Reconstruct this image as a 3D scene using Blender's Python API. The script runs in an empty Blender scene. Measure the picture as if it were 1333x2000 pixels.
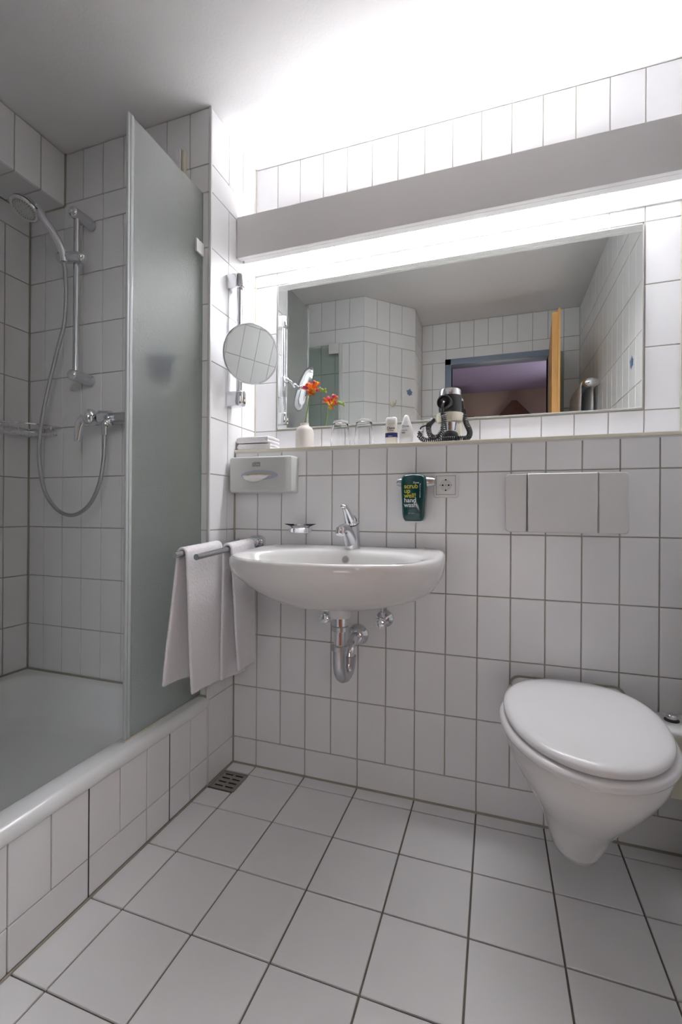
import bpy, bmesh, math, random
from mathutils import Vector, Matrix
random.seed(7)
PI = math.pi
S = bpy.context.scene
COL = S.collection

# ---------------------------------------------------------------- camera
cam_d = bpy.data.cameras.new('camera')
cam = bpy.data.objects.new('camera', cam_d)
COL.objects.link(cam)
cam_d.sensor_fit = 'HORIZONTAL'
cam_d.sensor_width = 36
cam_d.lens = 36 * 882.19 / 1333
cam_d.clip_start = 0.01
_yaw, _roll = 0.3273, -0.0064
_R = Matrix.Rotation(_yaw, 3, 'Z') @ Matrix.Rotation(_roll, 3, 'Y')
right, fwd, up = _R.col[0], _R.col[1], _R.col[2]
M = Matrix((right, up, -fwd)).transposed().to_4x4()
M.translation = Vector((0.8502, -1.5187, 0.9659))
cam.matrix_world = M
S.camera = cam

# ---------------------------------------------------------------- world, exposure, lamp strengths, added fill lights
w = bpy.data.worlds.new('world')
S.world = w
w.use_nodes = True
w.node_tree.nodes['Background'].inputs[0].default_value = (0.9, 0.88, 0.92, 1)
w.node_tree.nodes['Background'].inputs[1].default_value = 0.0
S.view_settings.view_transform = 'Standard'
S.view_settings.look = 'None'
S.view_settings.gamma = 1
S.view_settings.use_curve_mapping = False
S.view_settings.exposure = 0.6
TUBE_E = 16.5        # fluorescent tube in the light box over the mirror
COVER_E = 1.4        # glow of its diffuser cover
STRIP_E = 42.0      # the bright strip of the cover right under the tube
FILL_W = 12         # added fill light shining in through the open door
def area(name, loc, size, power, col, rot=(0, 0, 0), sy=None):
    l = bpy.data.lights.new(name, 'AREA')
    l.energy = power; l.color = col; l.size = size
    if sy: l.shape = 'RECTANGLE'; l.size_y = sy
    o = bpy.data.objects.new(name, l)
    o.location = loc; o.rotation_euler = rot
    COL.objects.link(o)
    return o
bed = area('door_fill_side', (2.1, -3.05, 2.05), 0.7, FILL_W, (1.0, 0.975, 0.96), (math.radians(76), 0, math.radians(41)))  # unseen fill added in the bedroom to brighten the shower side

bed2 = area('door_fill_up', (0.95, -3.2, 0.55), 0.8, 5.5, (1.0, 0.94, 0.93), (math.radians(128), 0, 0))  # added upward fill for the ceiling; no window stands here

# ---------------------------------------------------------------- materials
def mat(name, col, rough=0.5, metal=0.0, noise=0.0, nscale=20, bump=0.0, bscale=200, spec=0.5, coat=0.0,
        trans=0.0, ior=1.5, emit=None, estr=0.0, sub=0.0, sheen=0.0, stretch=None, col2=None, rnd=0.0):
    m = bpy.data.materials.new(name)
    m.use_nodes = True
    nt = m.node_tree
    b = nt.nodes['Principled BSDF']
    c = (*col, 1)
    b.inputs['Base Color'].default_value = c
    b.inputs['Roughness'].default_value = rough
    b.inputs['Metallic'].default_value = metal
    b.inputs['Specular IOR Level'].default_value = spec
    b.inputs['Coat Weight'].default_value = coat
    b.inputs['Transmission Weight'].default_value = trans
    b.inputs['IOR'].default_value = ior
    b.inputs['Sheen Weight'].default_value = sheen
    if emit:
        b.inputs['Emission Color'].default_value = (*emit, 1)
        b.inputs['Emission Strength'].default_value = estr
    tc = nt.nodes.new('ShaderNodeTexCoord')
    mp = nt.nodes.new('ShaderNodeMapping')
    nt.links.new(tc.outputs['Object'], mp.inputs[0])
    if stretch: mp.inputs['Scale'].default_value = stretch
    if noise or rnd:
        n = nt.nodes.new('ShaderNodeTexNoise')
        n.inputs['Scale'].default_value = nscale
        n.inputs['Detail'].default_value = 4
        nt.links.new(mp.outputs[0], n.inputs[0])
        r = nt.nodes.new('ShaderNodeMapRange')
        r.inputs[3].default_value = 1 - noise; r.inputs[4].default_value = 1 + noise
        nt.links.new(n.outputs[0], r.inputs[0])
        last = r.outputs[0]
        if rnd:
            oi = nt.nodes.new('ShaderNodeObjectInfo')
            r2 = nt.nodes.new('ShaderNodeMapRange')
            r2.inputs[3].default_value = 1 - rnd; r2.inputs[4].default_value = 1 + rnd
            nt.links.new(oi.outputs['Random'], r2.inputs[0])
            mm = nt.nodes.new('ShaderNodeMath'); mm.operation = 'MULTIPLY'
            nt.links.new(last, mm.inputs[0]); nt.links.new(r2.outputs[0], mm.inputs[1])
            last = mm.outputs[0]
        if col2:
            mx = nt.nodes.new('ShaderNodeMix'); mx.data_type = 'RGBA'
            mx.inputs[6].default_value = c; mx.inputs[7].default_value = (*col2, 1)
            nt.links.new(n.outputs[0], mx.inputs[0])
            nt.links.new(mx.outputs[2], b.inputs['Base Color'])
        else:
            vm = nt.nodes.new('ShaderNodeVectorMath'); vm.operation = 'SCALE'
            vm.inputs[0].default_value = col
            nt.links.new(last, vm.inputs['Scale'])
            nt.links.new(vm.outputs[0], b.inputs['Base Color'])
    if bump:
        n2 = nt.nodes.new('ShaderNodeTexNoise')
        n2.inputs['Scale'].default_value = bscale
        n2.inputs['Detail'].default_value = 3
        nt.links.new(mp.outputs[0], n2.inputs[0])
        bp = nt.nodes.new('ShaderNodeBump')
        bp.inputs['Strength'].default_value = bump
        bp.inputs['Distance'].default_value = 0.002
        nt.links.new(n2.outputs[0], bp.inputs['Height'])
        nt.links.new(bp.outputs[0], b.inputs['Normal'])
    return m

M_tile = mat('wall_tile_glaze', (0.87, 0.87, 0.88), 0.28, noise=0.01, nscale=6, bump=0.05, bscale=18, rnd=0.012)
M_ftile = mat('floor_tile_glaze', (0.91, 0.91, 0.915), 0.42, noise=0.025, nscale=9, bump=0.08, bscale=60, rnd=0.02)
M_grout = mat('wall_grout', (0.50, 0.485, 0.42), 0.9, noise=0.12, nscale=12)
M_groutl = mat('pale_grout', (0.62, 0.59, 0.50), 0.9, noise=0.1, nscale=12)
M_fgrout = mat('floor_grout', (0.20, 0.18, 0.15), 0.9, noise=0.15, nscale=14)
M_sil = mat('silicone', (0.36, 0.34, 0.28), 0.6, noise=0.1)
M_paint = mat('ceiling_paint', (0.90, 0.895, 0.895), 0.85, bump=0.25, bscale=120, noise=0.01)
M_white = mat('white_lacquer', (0.74, 0.72, 0.715), 0.45, noise=0.01, bump=0.03, bscale=150)
M_cer = mat('white_ceramic', (0.82, 0.81, 0.80), 0.10, coat=0.3, noise=0.005)
M_seat = mat('white_seat_plastic', (0.82, 0.81, 0.82), 0.22, noise=0.005)
M_enam = mat('white_enamel', (0.87, 0.89, 0.90), 0.16, noise=0.01)
M_chr = mat('chrome', (0.78, 0.79, 0.82), 0.09, metal=1, noise=0.02)
M_chrs = mat('satin_chrome', (0.62, 0.63, 0.66), 0.24, metal=1, noise=0.03)
M_hose = mat('metal_hose', (0.50, 0.51, 0.54), 0.33, metal=1, bump=0.8, bscale=90, stretch=(1, 1, 8))
M_steel = mat('brushed_steel', (0.42, 0.41, 0.38), 0.4, metal=1, noise=0.1, nscale=60)
M_mirror = mat('mirror_silver', (0.86, 0.89, 0.87), 0.005, metal=1)
M_plw = mat('white_plastic', (0.75, 0.75, 0.74), 0.32, noise=0.01)
M_plg = mat('grey_white_plastic', (0.62, 0.63, 0.62), 0.3, noise=0.01)
M_cream = mat('cream_plastic', (0.74, 0.71, 0.58), 0.4, noise=0.02)
M_blk = mat('black_plastic', (0.02, 0.02, 0.022), 0.3, noise=0.1)
M_dark = mat('dark_gap', (0.012, 0.012, 0.012), 0.8, noise=0.1)
M_terry = mat('white_terry', (0.92, 0.90, 0.92), 0.95, noise=0.05, nscale=160, bump=1.0, bscale=170, sheen=0.3)
M_glassg = mat('green_glass_edge', (0.30, 0.42, 0.36), 0.2, noise=0.05)
M_green = mat('dark_green_bottle', (0.0, 0.055, 0.055), 0.16, noise=0.05, coat=0.3)
M_yel = mat('yellow_print', (0.62, 0.60, 0.03), 0.5, noise=0.02)
M_wht = mat('white_print', (0.75, 0.80, 0.82), 0.5, noise=0.02)
M_grey = mat('grey_print', (0.28, 0.28, 0.29), 0.5, noise=0.02)
M_navy = mat('navy_print', (0.03, 0.035, 0.16), 0.5, noise=0.05)
M_gold = mat('bronze_print', (0.22, 0.13, 0.08), 0.5, noise=0.05)
M_blue = mat('blue_decal', (0.22, 0.30, 0.50), 0.4, noise=0.15, nscale=60)
M_lens = mat('pale_blue_plastic', (0.46, 0.49, 0.62), 0.25, noise=0.03)
M_tissue = mat('tissue_paper', (0.95, 0.94, 0.92), 0.9, bump=0.3, bscale=80, noise=0.02)
M_vase = mat('matt_porcelain', (0.80, 0.75, 0.71), 0.55, noise=0.015)
M_stem = mat('green_stem', (0.22, 0.32, 0.06), 0.5, noise=0.2, nscale=40)
M_pet = mat('orange_petal', (0.80, 0.20, 0.02), 0.5, noise=0.3, nscale=40, col2=(0.85, 0.03, 0.02))
M_pety = mat('yellow_petal', (0.90, 0.48, 0.02), 0.5, noise=0.3, nscale=40, col2=(0.85, 0.25, 0.01))
M_petp = mat('pink_petal', (0.62, 0.05, 0.16), 0.5, noise=0.3, nscale=40)
M_bud = mat('green_bud', (0.30, 0.38, 0.06), 0.5, noise=0.3, nscale=40)
M_wood = mat('pine_wood', (0.72, 0.40, 0.12), 0.45, noise=0.15, nscale=14, stretch=(8, 8, 0.6), col2=(0.60, 0.29, 0.07))
M_brown = mat('brown_wood', (0.22, 0.10, 0.05), 0.5, noise=0.2, nscale=10, stretch=(1, 1, 8), col2=(0.14, 0.06, 0.03))
M_weave = mat('brown_fabric', (0.22, 0.12, 0.08), 0.9, noise=0.3, nscale=40, col2=(0.12, 0.06, 0.04))
M_frame = mat('blue_grey_paint', (0.22, 0.27, 0.36), 0.4, noise=0.02)
M_beige = mat('beige_wall', (0.62, 0.50, 0.40), 0.9, noise=0.03)
M_mauve = mat('mauve_ceiling', (0.42, 0.36, 0.56), 0.9, noise=0.03)
M_carpet = mat('red_carpet', (0.40, 0.10, 0.10), 0.95, noise=0.2, nscale=60, bump=0.5)
M_sponge = mat('navy_sponge', (0.012, 0.015, 0.07), 0.9, noise=0.3, nscale=60, bump=0.6)
M_robe = mat('mauve_bathrobe', (0.36, 0.28, 0.29), 0.95, noise=0.1, nscale=30, bump=0.5)

def glass_mat(name, col, rough, ior, bump=0.0, bscale=0):
    m = mat(name, col, rough, trans=1.0, ior=ior, bump=bump, bscale=bscale or 200)
    return m
M_frost = glass_mat('frosted_glass', (0.90, 0.96, 0.93), 0.34, 1.4, 1.0, 170)
M_leafgl = glass_mat('tinted_glass', (0.84, 0.92, 0.88), 0.06, 1.3)
M_glass = glass_mat('clear_glass', (0.98, 0.985, 0.985), 0.0, 1.3)
M_dish = glass_mat('thin_glass', (0.98, 0.985, 0.985), 0.0, 1.1)
M_band = mat('milky_seal', (0.72, 0.76, 0.77), 0.22, noise=0.01, trans=0.35, ior=1.3)

def emis(name, col, s):
    m = bpy.data.materials.new(name); m.use_nodes = True
    nt = m.node_tree; nt.nodes.clear()
    e = nt.nodes.new('ShaderNodeEmission'); o = nt.nodes.new('ShaderNodeOutputMaterial')
    e.inputs[0].default_value = (*col, 1); e.inputs[1].default_value = s
    nt.links.new(e.outputs[0], o.inputs[0])
    return m
M_tube = emis('tube_glow', (0.97, 0.97, 1.0), TUBE_E)
def cover_mat():
    m = bpy.data.materials.new('opal_cover'); m.use_nodes = True
    nt = m.node_tree; nt.nodes.clear()
    e = nt.nodes.new('ShaderNodeEmission'); o = nt.nodes.new('ShaderNodeOutputMaterial')
    e.inputs[0].default_value = (0.97, 0.96, 1.0, 1); e.inputs[1].default_value = COVER_E
    t = nt.nodes.new('ShaderNodeBsdfTranslucent'); t.inputs[0].default_value = (0.45, 0.45, 0.45, 1)
    a = nt.nodes.new('ShaderNodeAddShader')
    nt.links.new(e.outputs[0], a.inputs[0]); nt.links.new(t.outputs[0], a.inputs[1])
    nt.links.new(a.outputs[0], o.inputs[0])
    return m
M_cover = cover_mat()
M_strip = emis('strip_glow', (0.97, 0.97, 1.0), STRIP_E)

# ---------------------------------------------------------------- mesh helpers
def frame_of(d):
    d = Vector(d).normalized()
    a = Vector((0, 0, 1)) if abs(d.z) < 0.95 else Vector((1, 0, 0))
    u = d.cross(a).normalized(); v = u.cross(d).normalized()
    return u, v
class B:
    def __init__(s): s.m = bmesh.new()
    def box(s, x0, x1, y0, y1, z0, z1, r=0.0, seg=2):
        g = bmesh.new()
        bmesh.ops.create_cube(g, size=1)
        for v in g.verts:
            v.co = Vector(((x0 + x1) / 2 + v.co.x * (x1 - x0), (y0 + y1) / 2 + v.co.y * (y1 - y0), (z0 + z1) / 2 + v.co.z * (z1 - z0)))
        if r: bmesh.ops.bevel(g, geom=g.edges[:], offset=r, segments=seg, affect='EDGES', profile=0.5)
        s.merge(g); return s
    def merge(s, g, mtx=None):
        if mtx is not None: bmesh.ops.transform(g, matrix=mtx, verts=g.verts)
        t = bpy.data.meshes.new('t'); g.to_mesh(t); g.free(); s.m.from_mesh(t); bpy.data.meshes.remove(t)
        return s
    def rings(s, rings, cap0=True, cap1=True, close=True):
        vs = [[s.m.verts.new(p) for p in r] for r in rings]
        n = len(vs[0])
        for a, b in zip(vs, vs[1:]):
            for i in range(n if close else n - 1):
                j = (i + 1) % n
                try: s.m.faces.new((a[i], a[j], b[j], b[i]))
                except ValueError: pass
        if cap0: s.m.faces.new(vs[0][::-1])
        if cap1: s.m.faces.new(vs[-1])
        return s
    def tube(s, path, r, n=12, caps=True):
        path = [Vector(p) for p in path]
        rs = r if isinstance(r, (list, tuple)) else [r] * len(path)
        u = None; rr = []
        for i, p in enumerate(path):
            d = (path[min(i + 1, len(path) - 1)] - path[max(i - 1, 0)]).normalized()
            if u is None: u, _ = frame_of(d)
            u = (u - d * u.dot(d))
            if u.length < 1e-6: u, _ = frame_of(d)
            u.normalize(); v = d.cross(u)
            rr.append([p + (u * math.cos(2 * PI * k / n) + v * math.sin(2 * PI * k / n)) * rs[i] for k in range(n)])
        return s.rings(rr, caps, caps)
    def lathe(s, prof, c=(0, 0, 0), ax=(0, 0, 1), n=32, caps=True, sx=1.0, sy=1.0):
        c = Vector(c); ax = Vector(ax).normalized(); u, v = frame_of(ax)
        rr = [[c + ax * h + (u * math.cos(2 * PI * k / n) * sx + v * math.sin(2 * PI * k / n) * sy) * max(r, 1e-5) for k in range(n)] for r, h in prof]
        return s.rings(rr, caps, caps)
    def ball(s, c, r, sc=(1, 1, 1), n=16, rot=None):
        g = bmesh.new(); bmesh.ops.create_uvsphere(g, u_segments=n, v_segments=max(6, n // 2), radius=r)
        mt = Matrix.Translation(c) @ (rot.to_4x4() if rot else Matrix()) @ Matrix.Diagonal((*sc, 1))
        return s.merge(g, mt)
    def prism(s, pts, o, u, v, h):
        o, u, v = Vector(o), Vector(u), Vector(v); nrm = u.cross(v).normalized() * h
        a = [o + u * x + v * y for x, y in pts]
        return s.rings([a, [p + nrm for p in a]])
def finish(bm, name, m, parent=None, smooth=True, ang=35):
    bmesh.ops.recalc_face_normals(bm, faces=bm.faces[:])
    if smooth:
        for f in bm.faces: f.smooth = True
        for e in bm.edges:
            if len(e.link_faces) == 2 and e.calc_face_angle(0) > math.radians(ang): e.smooth = False
    me = bpy.data.meshes.new(name); bm.to_mesh(me); bm.free()
    me.materials.append(m)
    return link(name, me, parent)
def link(name, me, parent=None):
    o = bpy.data.objects.new(name, me); COL.objects.link(o)
    if parent is not None: attach(o, parent)
    return o
def wloc(p):
    v = Vector(p.location)
    return v if p.type == 'EMPTY' and p.parent is None else (Vector(p.location) if p.parent is None else Vector((0, 0, 0)))
def attach(o, parent):
    o.parent = parent
    root = parent
    if parent.parent is not None:      # sub-part: parts sit at the identity in world space
        return
    o.matrix_parent_inverse = Matrix.Translation(-Vector(root.location))
def P(name, b, m, parent=None, smooth=True, ang=35, label=None):
    o = finish(b.m if isinstance(b, B) else b, name, m, parent, smooth, ang)
    if label: o['label'] = label
    return o
def tag(o, label, cat, group=None):
    o['label'] = label; o['category'] = cat
    if group: o['group'] = group
    return o
def thing(name, label, cat, loc=(0, 0, 0), group=None):
    o = bpy.data.objects.new(name, None); COL.objects.link(o)
    o.location = loc; o.empty_display_size = 0.05
    return tag(o, label, cat, group)
def struct(o):
    o['kind'] = 'structure'; return o
def smoothpath(pts, k=8):
    pts = [Vector(p) for p in pts]; out = []
    q = [pts[0] * 2 - pts[1]] + pts + [pts[-1] * 2 - pts[-2]]
    for i in range(1, len(q) - 2):
        p0, p1, p2, p3 = q[i - 1:i + 3]
        for j in range(k):
            t = j / k
            out.append(0.5 * ((2 * p1) + (p2 - p0) * t + (2 * p0 - 5 * p1 + 4 * p2 - p3) * t * t + (3 * p1 - p0 - 3 * p2 + p3) * t ** 3))
    out.append(pts[-1]); return out
def text(name, body, size, loc, mtx, m, parent, ext=0.0003, align='LEFT', sx=1.0):
    c = bpy.data.curves.new(name, 'FONT'); c.body = body; c.size = size; c.extrude = ext
    c.align_x = align; c.space_line = 0.8; c.offset = size * 0.012
    t = bpy.data.objects.new(name + '_tmp', c); COL.objects.link(t)
    dg = bpy.context.evaluated_depsgraph_get()
    me = bpy.data.meshes.new_from_object(t.evaluated_get(dg))
    bpy.data.objects.remove(t)
    me.name = name
    me.transform(Matrix.Translation(loc) @ mtx.to_4x4() @ Matrix.Diagonal((sx, 1, 1, 1)))
    me.materials.clear(); me.materials.append(m)
    return link(name, me, parent)
FACE_Y = Matrix.Rotation(PI / 2, 3, 'X')      # text facing -y (towards the room)

# ---------------------------------------------------------------- tiles
TILES = {}
def tile_mesh(w_, h_, m, j, t=0.0055, ch=0.0011):
    key = (round(w_, 3), round(h_, 3), m.name, j)
    if key not in TILES:
        a, b = w_ / 2 - j / 2, h_ / 2 - j / 2
        vs = [(-a, -b, 0), (a, -b, 0), (a, b, 0), (-a, b, 0), (-a, -b, t - ch), (a, -b, t - ch), (a, b, t - ch), (-a, b, t - ch),
              (-a + ch, -b + ch, t), (a - ch, -b + ch, t), (a - ch, b - ch, t), (-a + ch, b - ch, t)]
        fs = [(8, 9, 10, 11)]
        for i in range(4):
            k = (i + 1) % 4
            fs += [(i, k, 4 + k, 4 + i), (4 + i, 4 + k, 8 + k, 8 + i)]
        me = bpy.data.meshes.new('tile'); me.from_pydata(vs, [], fs); me.materials.append(m)
        TILES[key] = me
    return TILES[key]
def lay(parent, origin, u, n, rects, m=None, j=0.0036):
    """rects (a0,a1,z0,z1) along unit dir u and up; n the outward normal; tiles stand proud of the bed by 4 mm"""
    m = m or M_tile
    o, u, n = Vector(origin), Vector(u).normalized(), Vector(n).normalized()
    v = n.cross(u)
    for a0, a1, b0, b1 in rects:
        if a1 - a0 < 0.008 or b1 - b0 < 0.008: continue
        t = link('tile', tile_mesh(a1 - a0, b1 - b0, m, j))
        mw = Matrix((u, v, n)).transposed()
        e = [random.uniform(-1, 1) * 0.0012 for _ in range(2)]
        mw = mw @ Matrix.Rotation(e[0], 3, 'X') @ Matrix.Rotation(e[1], 3, 'Y')
        mw = mw.to_4x4()
        mw.translation = o + u * (a0 + a1) / 2 + v * (b0 + b1) / 2 - n * (0.0055 + random.uniform(0, 0.0003))
        t.parent = parent
        t.matrix_basis = mw
def cuts(lo, hi, js): return [lo] + [x for x in sorted(js) if lo + 0.004 < x < hi - 0.004] + [hi]
def spans(lo, hi, js):
    c = cuts(lo, hi, js); return list(zip(c, c[1:]))
def clipz(lo, hi, rects):
    return [(a, b, max(c, lo), min(d, hi)) for a, b, c, d in rects if min(d, hi) - max(c, lo) > 0.008]
ZROW = [0.1, 0.2995, 0.499, 0.6985, 0.898, 1.0975, 1.297, 1.4965, 1.696, 1.8955, 2.092, 2.19, 2.39]
H = 2.39
def pattern(lo, hi, zlo, zhi, j1, j2, jb=None):
    """j1 joints of upright tiles, j2 joints of the lying course at 2.09, jb of the bottom course"""
    out = []
    z = 0.0
    for k, z1 in enumerate(ZROW):
        js = (jb if jb is not None else j2) if k == 0 else (j2 if k == 11 else j1)
        out += [(a, b, z, z1) for a, b in spans(lo, hi, js)]
        z = z1
    return clipz(zlo, zhi, out)
def J(off, step=0.1): return [off + step * k for k in range(-30, 30)]
TB = 0.0055   # tile bed lies this far behind the glazed face

# floor
fl = B().box(-1.0, 1.42, -1.72, 0.01, -0.1, -TB + 0.0005)
floor = struct(P('floor', fl, M_fgrout, smooth=False))
rows = [0, -0.0555] + [-0.0555 - 0.198 * k for k in range(1, 9)] + [-1.65]
cols = [-0.1] + [0.2 * k for k in range(0, 7)] + [1.4]
fr = []
for y1, y0 in zip(rows, rows[1:]):
    for x0, x1 in zip(cols, cols[1:]):
        if x0 == -0.1 and y1 == -0.0555:
            fr.append((x0, x1, -0.2535, -0.168)); continue
        fr.append((x0, x1, y0, y1))
lay(floor, (0, 0, 0), (1, 0, 0), (0, 0, 1), fr, M_ftile, 0.0048)

# ceiling
struct(P('ceiling', B().box(-1.02, 1.45, -1.75, 0.3, H, H + 0.1), M_paint, smooth=False))

# back wall, lower part (sink, toilet, flush plate)
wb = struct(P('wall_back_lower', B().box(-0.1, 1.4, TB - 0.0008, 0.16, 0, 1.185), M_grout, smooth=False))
lay(wb, (0, 0, 0), (1, 0, 0), (0, -1, 0), pattern(-0.1, 1.4, 0.003, 1.19, J(0), [], [0.0, 0.2, 0.4, 0.6, 0.8, 1.0, 1.2]))
# ledge and back wall, upper part
struct(P('wall_ledge', B().box(-0.098, 1.4, 0.0, 0.152, 1.1855, 1.2, 0.001), M_white, smooth=False))
struct(P('trim_3', B().box(-0.0985, 1.4, -0.006, 0.001, 1.1915, 1.2015, 0.0015), M_cream))
YU = 0.152
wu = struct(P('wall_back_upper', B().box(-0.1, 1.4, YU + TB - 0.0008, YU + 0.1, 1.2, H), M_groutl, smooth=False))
r = []
for a, b in spans(-0.1, 1.4, J(0)):
    r.append((a, b, 1.2, 1.297))
    for z0, z1 in ((1.297, 1.4965), (1.4965, 1.696), (1.696, 1.8955)):
        if b < 0.01 or a > 1.29: r.append((a, b, z0, z1))
    r += [(a, b, 1.8955, 2.092), (a, b, 2.19, 2.388)]
for a, b in spans(-0.1, 1.4, J(0, 0.2)): r.append((a, b, 2.092, 2.19))
lay(wu, (0, YU, 0), (1, 0, 0), (0, -1, 0), r, j=0.0030)
# niche side wall (left of the sink)
YP = -0.165
ws = struct(P('wall_niche_left', B().box(-0.16, -0.1 - TB + 0.0008, YP + 0.004, 0.152, 0, H), M_groutl, smooth=False))
rs = pattern(YP + 0.006, YU, 0.003, H - 0.002, [-0.05, 0.05], [0.05], [])
rs = [q for q in rs if not (q[0] > -0.04 and q[3] < 1.19 and q[0] > 0.04)]
rs = [(a, min(b, 0.0) if d < 1.19 and c < 1.18 else b, c, d) for a, b, c, d in rs]
rs = [q for q in rs if q[1] > q[0]]
lay(ws, (-0.1, 0, 0), (0, 1, 0), (1, 0, 0), rs, j=0.0030)
struct(P('trim_1', B().box(-0.109, -0.0985, YP - 0.0012, YP + 0.0075, 0.002, H - 0.001, 0.002), M_plw))
# shower wall (right behind the hand shower)
XL = -0.975
wsh = struct(P('wall_shower', B().box(XL - 0.04, -0.1 - 0.006, YP + TB - 0.0008, YP + 0.06, 0.0, H), M_grout, smooth=False))
lay(wsh, (0, YP, 0), (1, 0, 0), (0, -1, 0), pattern(XL + 0.001, -0.109, 0.31, H - 0.002, J(-0.09), J(-0.188, 0.2)))
# left wall with soffit
YE = -1.05
wl = struct(P('wall_left', B().box(XL - 0.05, XL - TB + 0.0008, YE, YP, 0, H), M_grout, smooth=False))
lay(wl, (XL, 0, 0), (0, 1, 0), (1, 0, 0), pattern(YE, YP, 0.31, 2.18, J(-0.266), J(-0.366, 0.2)))
sf = struct(P('wall_soffit', B().box(XL, -0.785 - TB + 0.0008, YE, YP, 2.18 + TB - 0.0008, H), M_grout, smooth=False))
lay(sf, (-0.785, 0, 0), (0, 1, 0), (1, 0, 0), [(a, b, 2.18, H - 0.002) for a, b in spans(YE, YP, J(-0.266))])
lay(sf, (0, 0, 2.18), (0, 1, 0), (0, 0, -1), [(a, b, -0.972, -0.788) for a, b in spans(YE, YP, J(-0.266))])
# end wall of the shower, behind the camera's left shoulder
we = struct(P('wall_shower_end', B().box(XL - 0.04, 0.03, YE - 0.06, YE - TB + 0.0008, 0, H), M_grout, smooth=False))
lay(we, (0, YE, 0), (-1, 0, 0), (0, 1, 0), [(a, b, c, d) for a, b, c, d in pattern(-0.03, -XL, 0.0, H - 0.002, J(-0.03), J(-0.03, 0.2)) if not (d < 0.32 and a > 0.1)])
# diagonal wall
dv = Vector((1, -1, 0)).normalized()
dn = Vector((1, 1, 0)).normalized()
dg_o = Vector((0.03, YE, 0))
g = B()
a_, b_ = dg_o - dn * (TB - 0.0008), dg_o - dn * (TB - 0.0008) + dv * 0.41
g.rings([[a_, b_, b_ - dn * 0.06, a_ - dn * 0.06], [p + Vector((0, 0, H)) for p in (a_, b_, b_ - dn * 0.06, a_ - dn * 0.06)]])
wd = struct(P('wall_diagonal', g, M_grout, smooth=False))
lay(wd, dg_o + dv * 0.41, -dv, dn, pattern(0.0, 0.41, 0.0, H - 0.002, [0.11, 0.21, 0.31], [0.21]))
XC, YB = 0.03 + 0.41 * dv.x, -1.65
wr2 = struct(P('wall_return', B().box(XC - 0.06, XC - TB + 0.0008, YB, YE + 0.41 * dv.y, 0, H), M_grout, smooth=False))
lay(wr2, (XC, 0, 0), (0, 1, 0), (1, 0, 0), pattern(YB, YE + 0.41 * dv.y, 0.0, H - 0.002, J(-0.04), J(-0.14, 0.2)))
# right wall
wr = struct(P('wall_right', B().box(1.4 + TB - 0.0008, 1.5, YB, 0.3, 0, H), M_grout, smooth=False))
rr_ = pattern(-YU, -YB, 0.0, H - 0.002, J(-0.052), J(0.048, 0.2))
lay(wr, (1.4, 0, 0), (0, -1, 0), (-1, 0, 0), [(max(a, 0) if d < 1.21 else a, b, c, d) for a, b, c, d in rr_ if not (d < 1.21 and b <= 0.01)])
# wall with the door behind the camera
g = B().box(XC - 0.04, 0.54, YB - 0.1, YB - TB + 0.0008, 0, H).box(1.2, 1.41, YB - 0.1, YB - TB + 0.0008, 0, H).box(0.54, 1.2, YB - 0.1, YB - TB + 0.0008, 2.07, H)
wf = struct(P('wall_front', g, M_grout, smooth=False))
rr_ = pattern(-1.4, -XC, 0.0, H - 0.002, J(0), J(-0.1, 0.2))
rr_ = [q for q in rr_ if q[2] > 2.09 or q[1] < -1.23 or q[0] > -0.51]
lay(wf, (0, YB, 0), (-1, 0, 0), (0, 1, 0), rr_)
# door frame and leaf
df = struct(P('door_1', B().box(0.495, 0.54, YB - 0.1, YB + 0.012, 0, 2.112, 0.003).box(1.2, 1.245, YB - 0.1, YB + 0.012, 0, 2.112, 0.003)
              .box(0.495, 1.245, YB - 0.1, YB + 0.012, 2.067, 2.112, 0.003), M_frame))
ld = Vector((-0.055, 0.70, 0)).normalized(); ln = Vector((0.70, 0.055, 0)).normalized()
def slab(o, d, n, L, T, z0, z1):
    p = [o, o + d * L, o + d * L + n * T, o + n * T]
    return B().rings([[Vector((q.x, q.y, z0)) for q in p], [Vector((q.x, q.y, z1)) for q in p]])
o_ = Vector((1.202, YB + 0.02, 0))
leaf = P('door_leaf', slab(o_, ld, ln, 0.745, 0.028, 0.01, 2.062), M_wood, df, smooth=False, label='open pine door leaf seen edge-on')
P('door_rebate', slab(o_ + ln * 0.028 - ld * 0.0, ld, ln, 0.76, 0.012, 0.005, 2.075), M_wood, df, smooth=False)

# ---------------------------------------------------------------- bedroom beyond the door
YBB = -3.9
struct(P('floor_bedroom', B().box(-1.2, 3.2, YBB - 0.1, YB - 0.1, -0.12, -0.02), M_carpet, smooth=False))
struct(P('wall_bedroom', B().box(-1.2, 3.2, YBB - 0.1, YBB, -0.02, 2.8).box(-1.3, -1.2, YBB - 0.1, YB - 0.1, -0.02, 2.8)
         .box(3.2, 3.3, YBB - 0.1, YB - 0.1, -0.02, 2.8), M_beige, smooth=False))
struct(P('ceiling_bedroom', B().box(-1.3, 3.3, YBB - 0.1, YB - 0.1, 2.42, 2.52), M_mauve, smooth=False))

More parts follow.
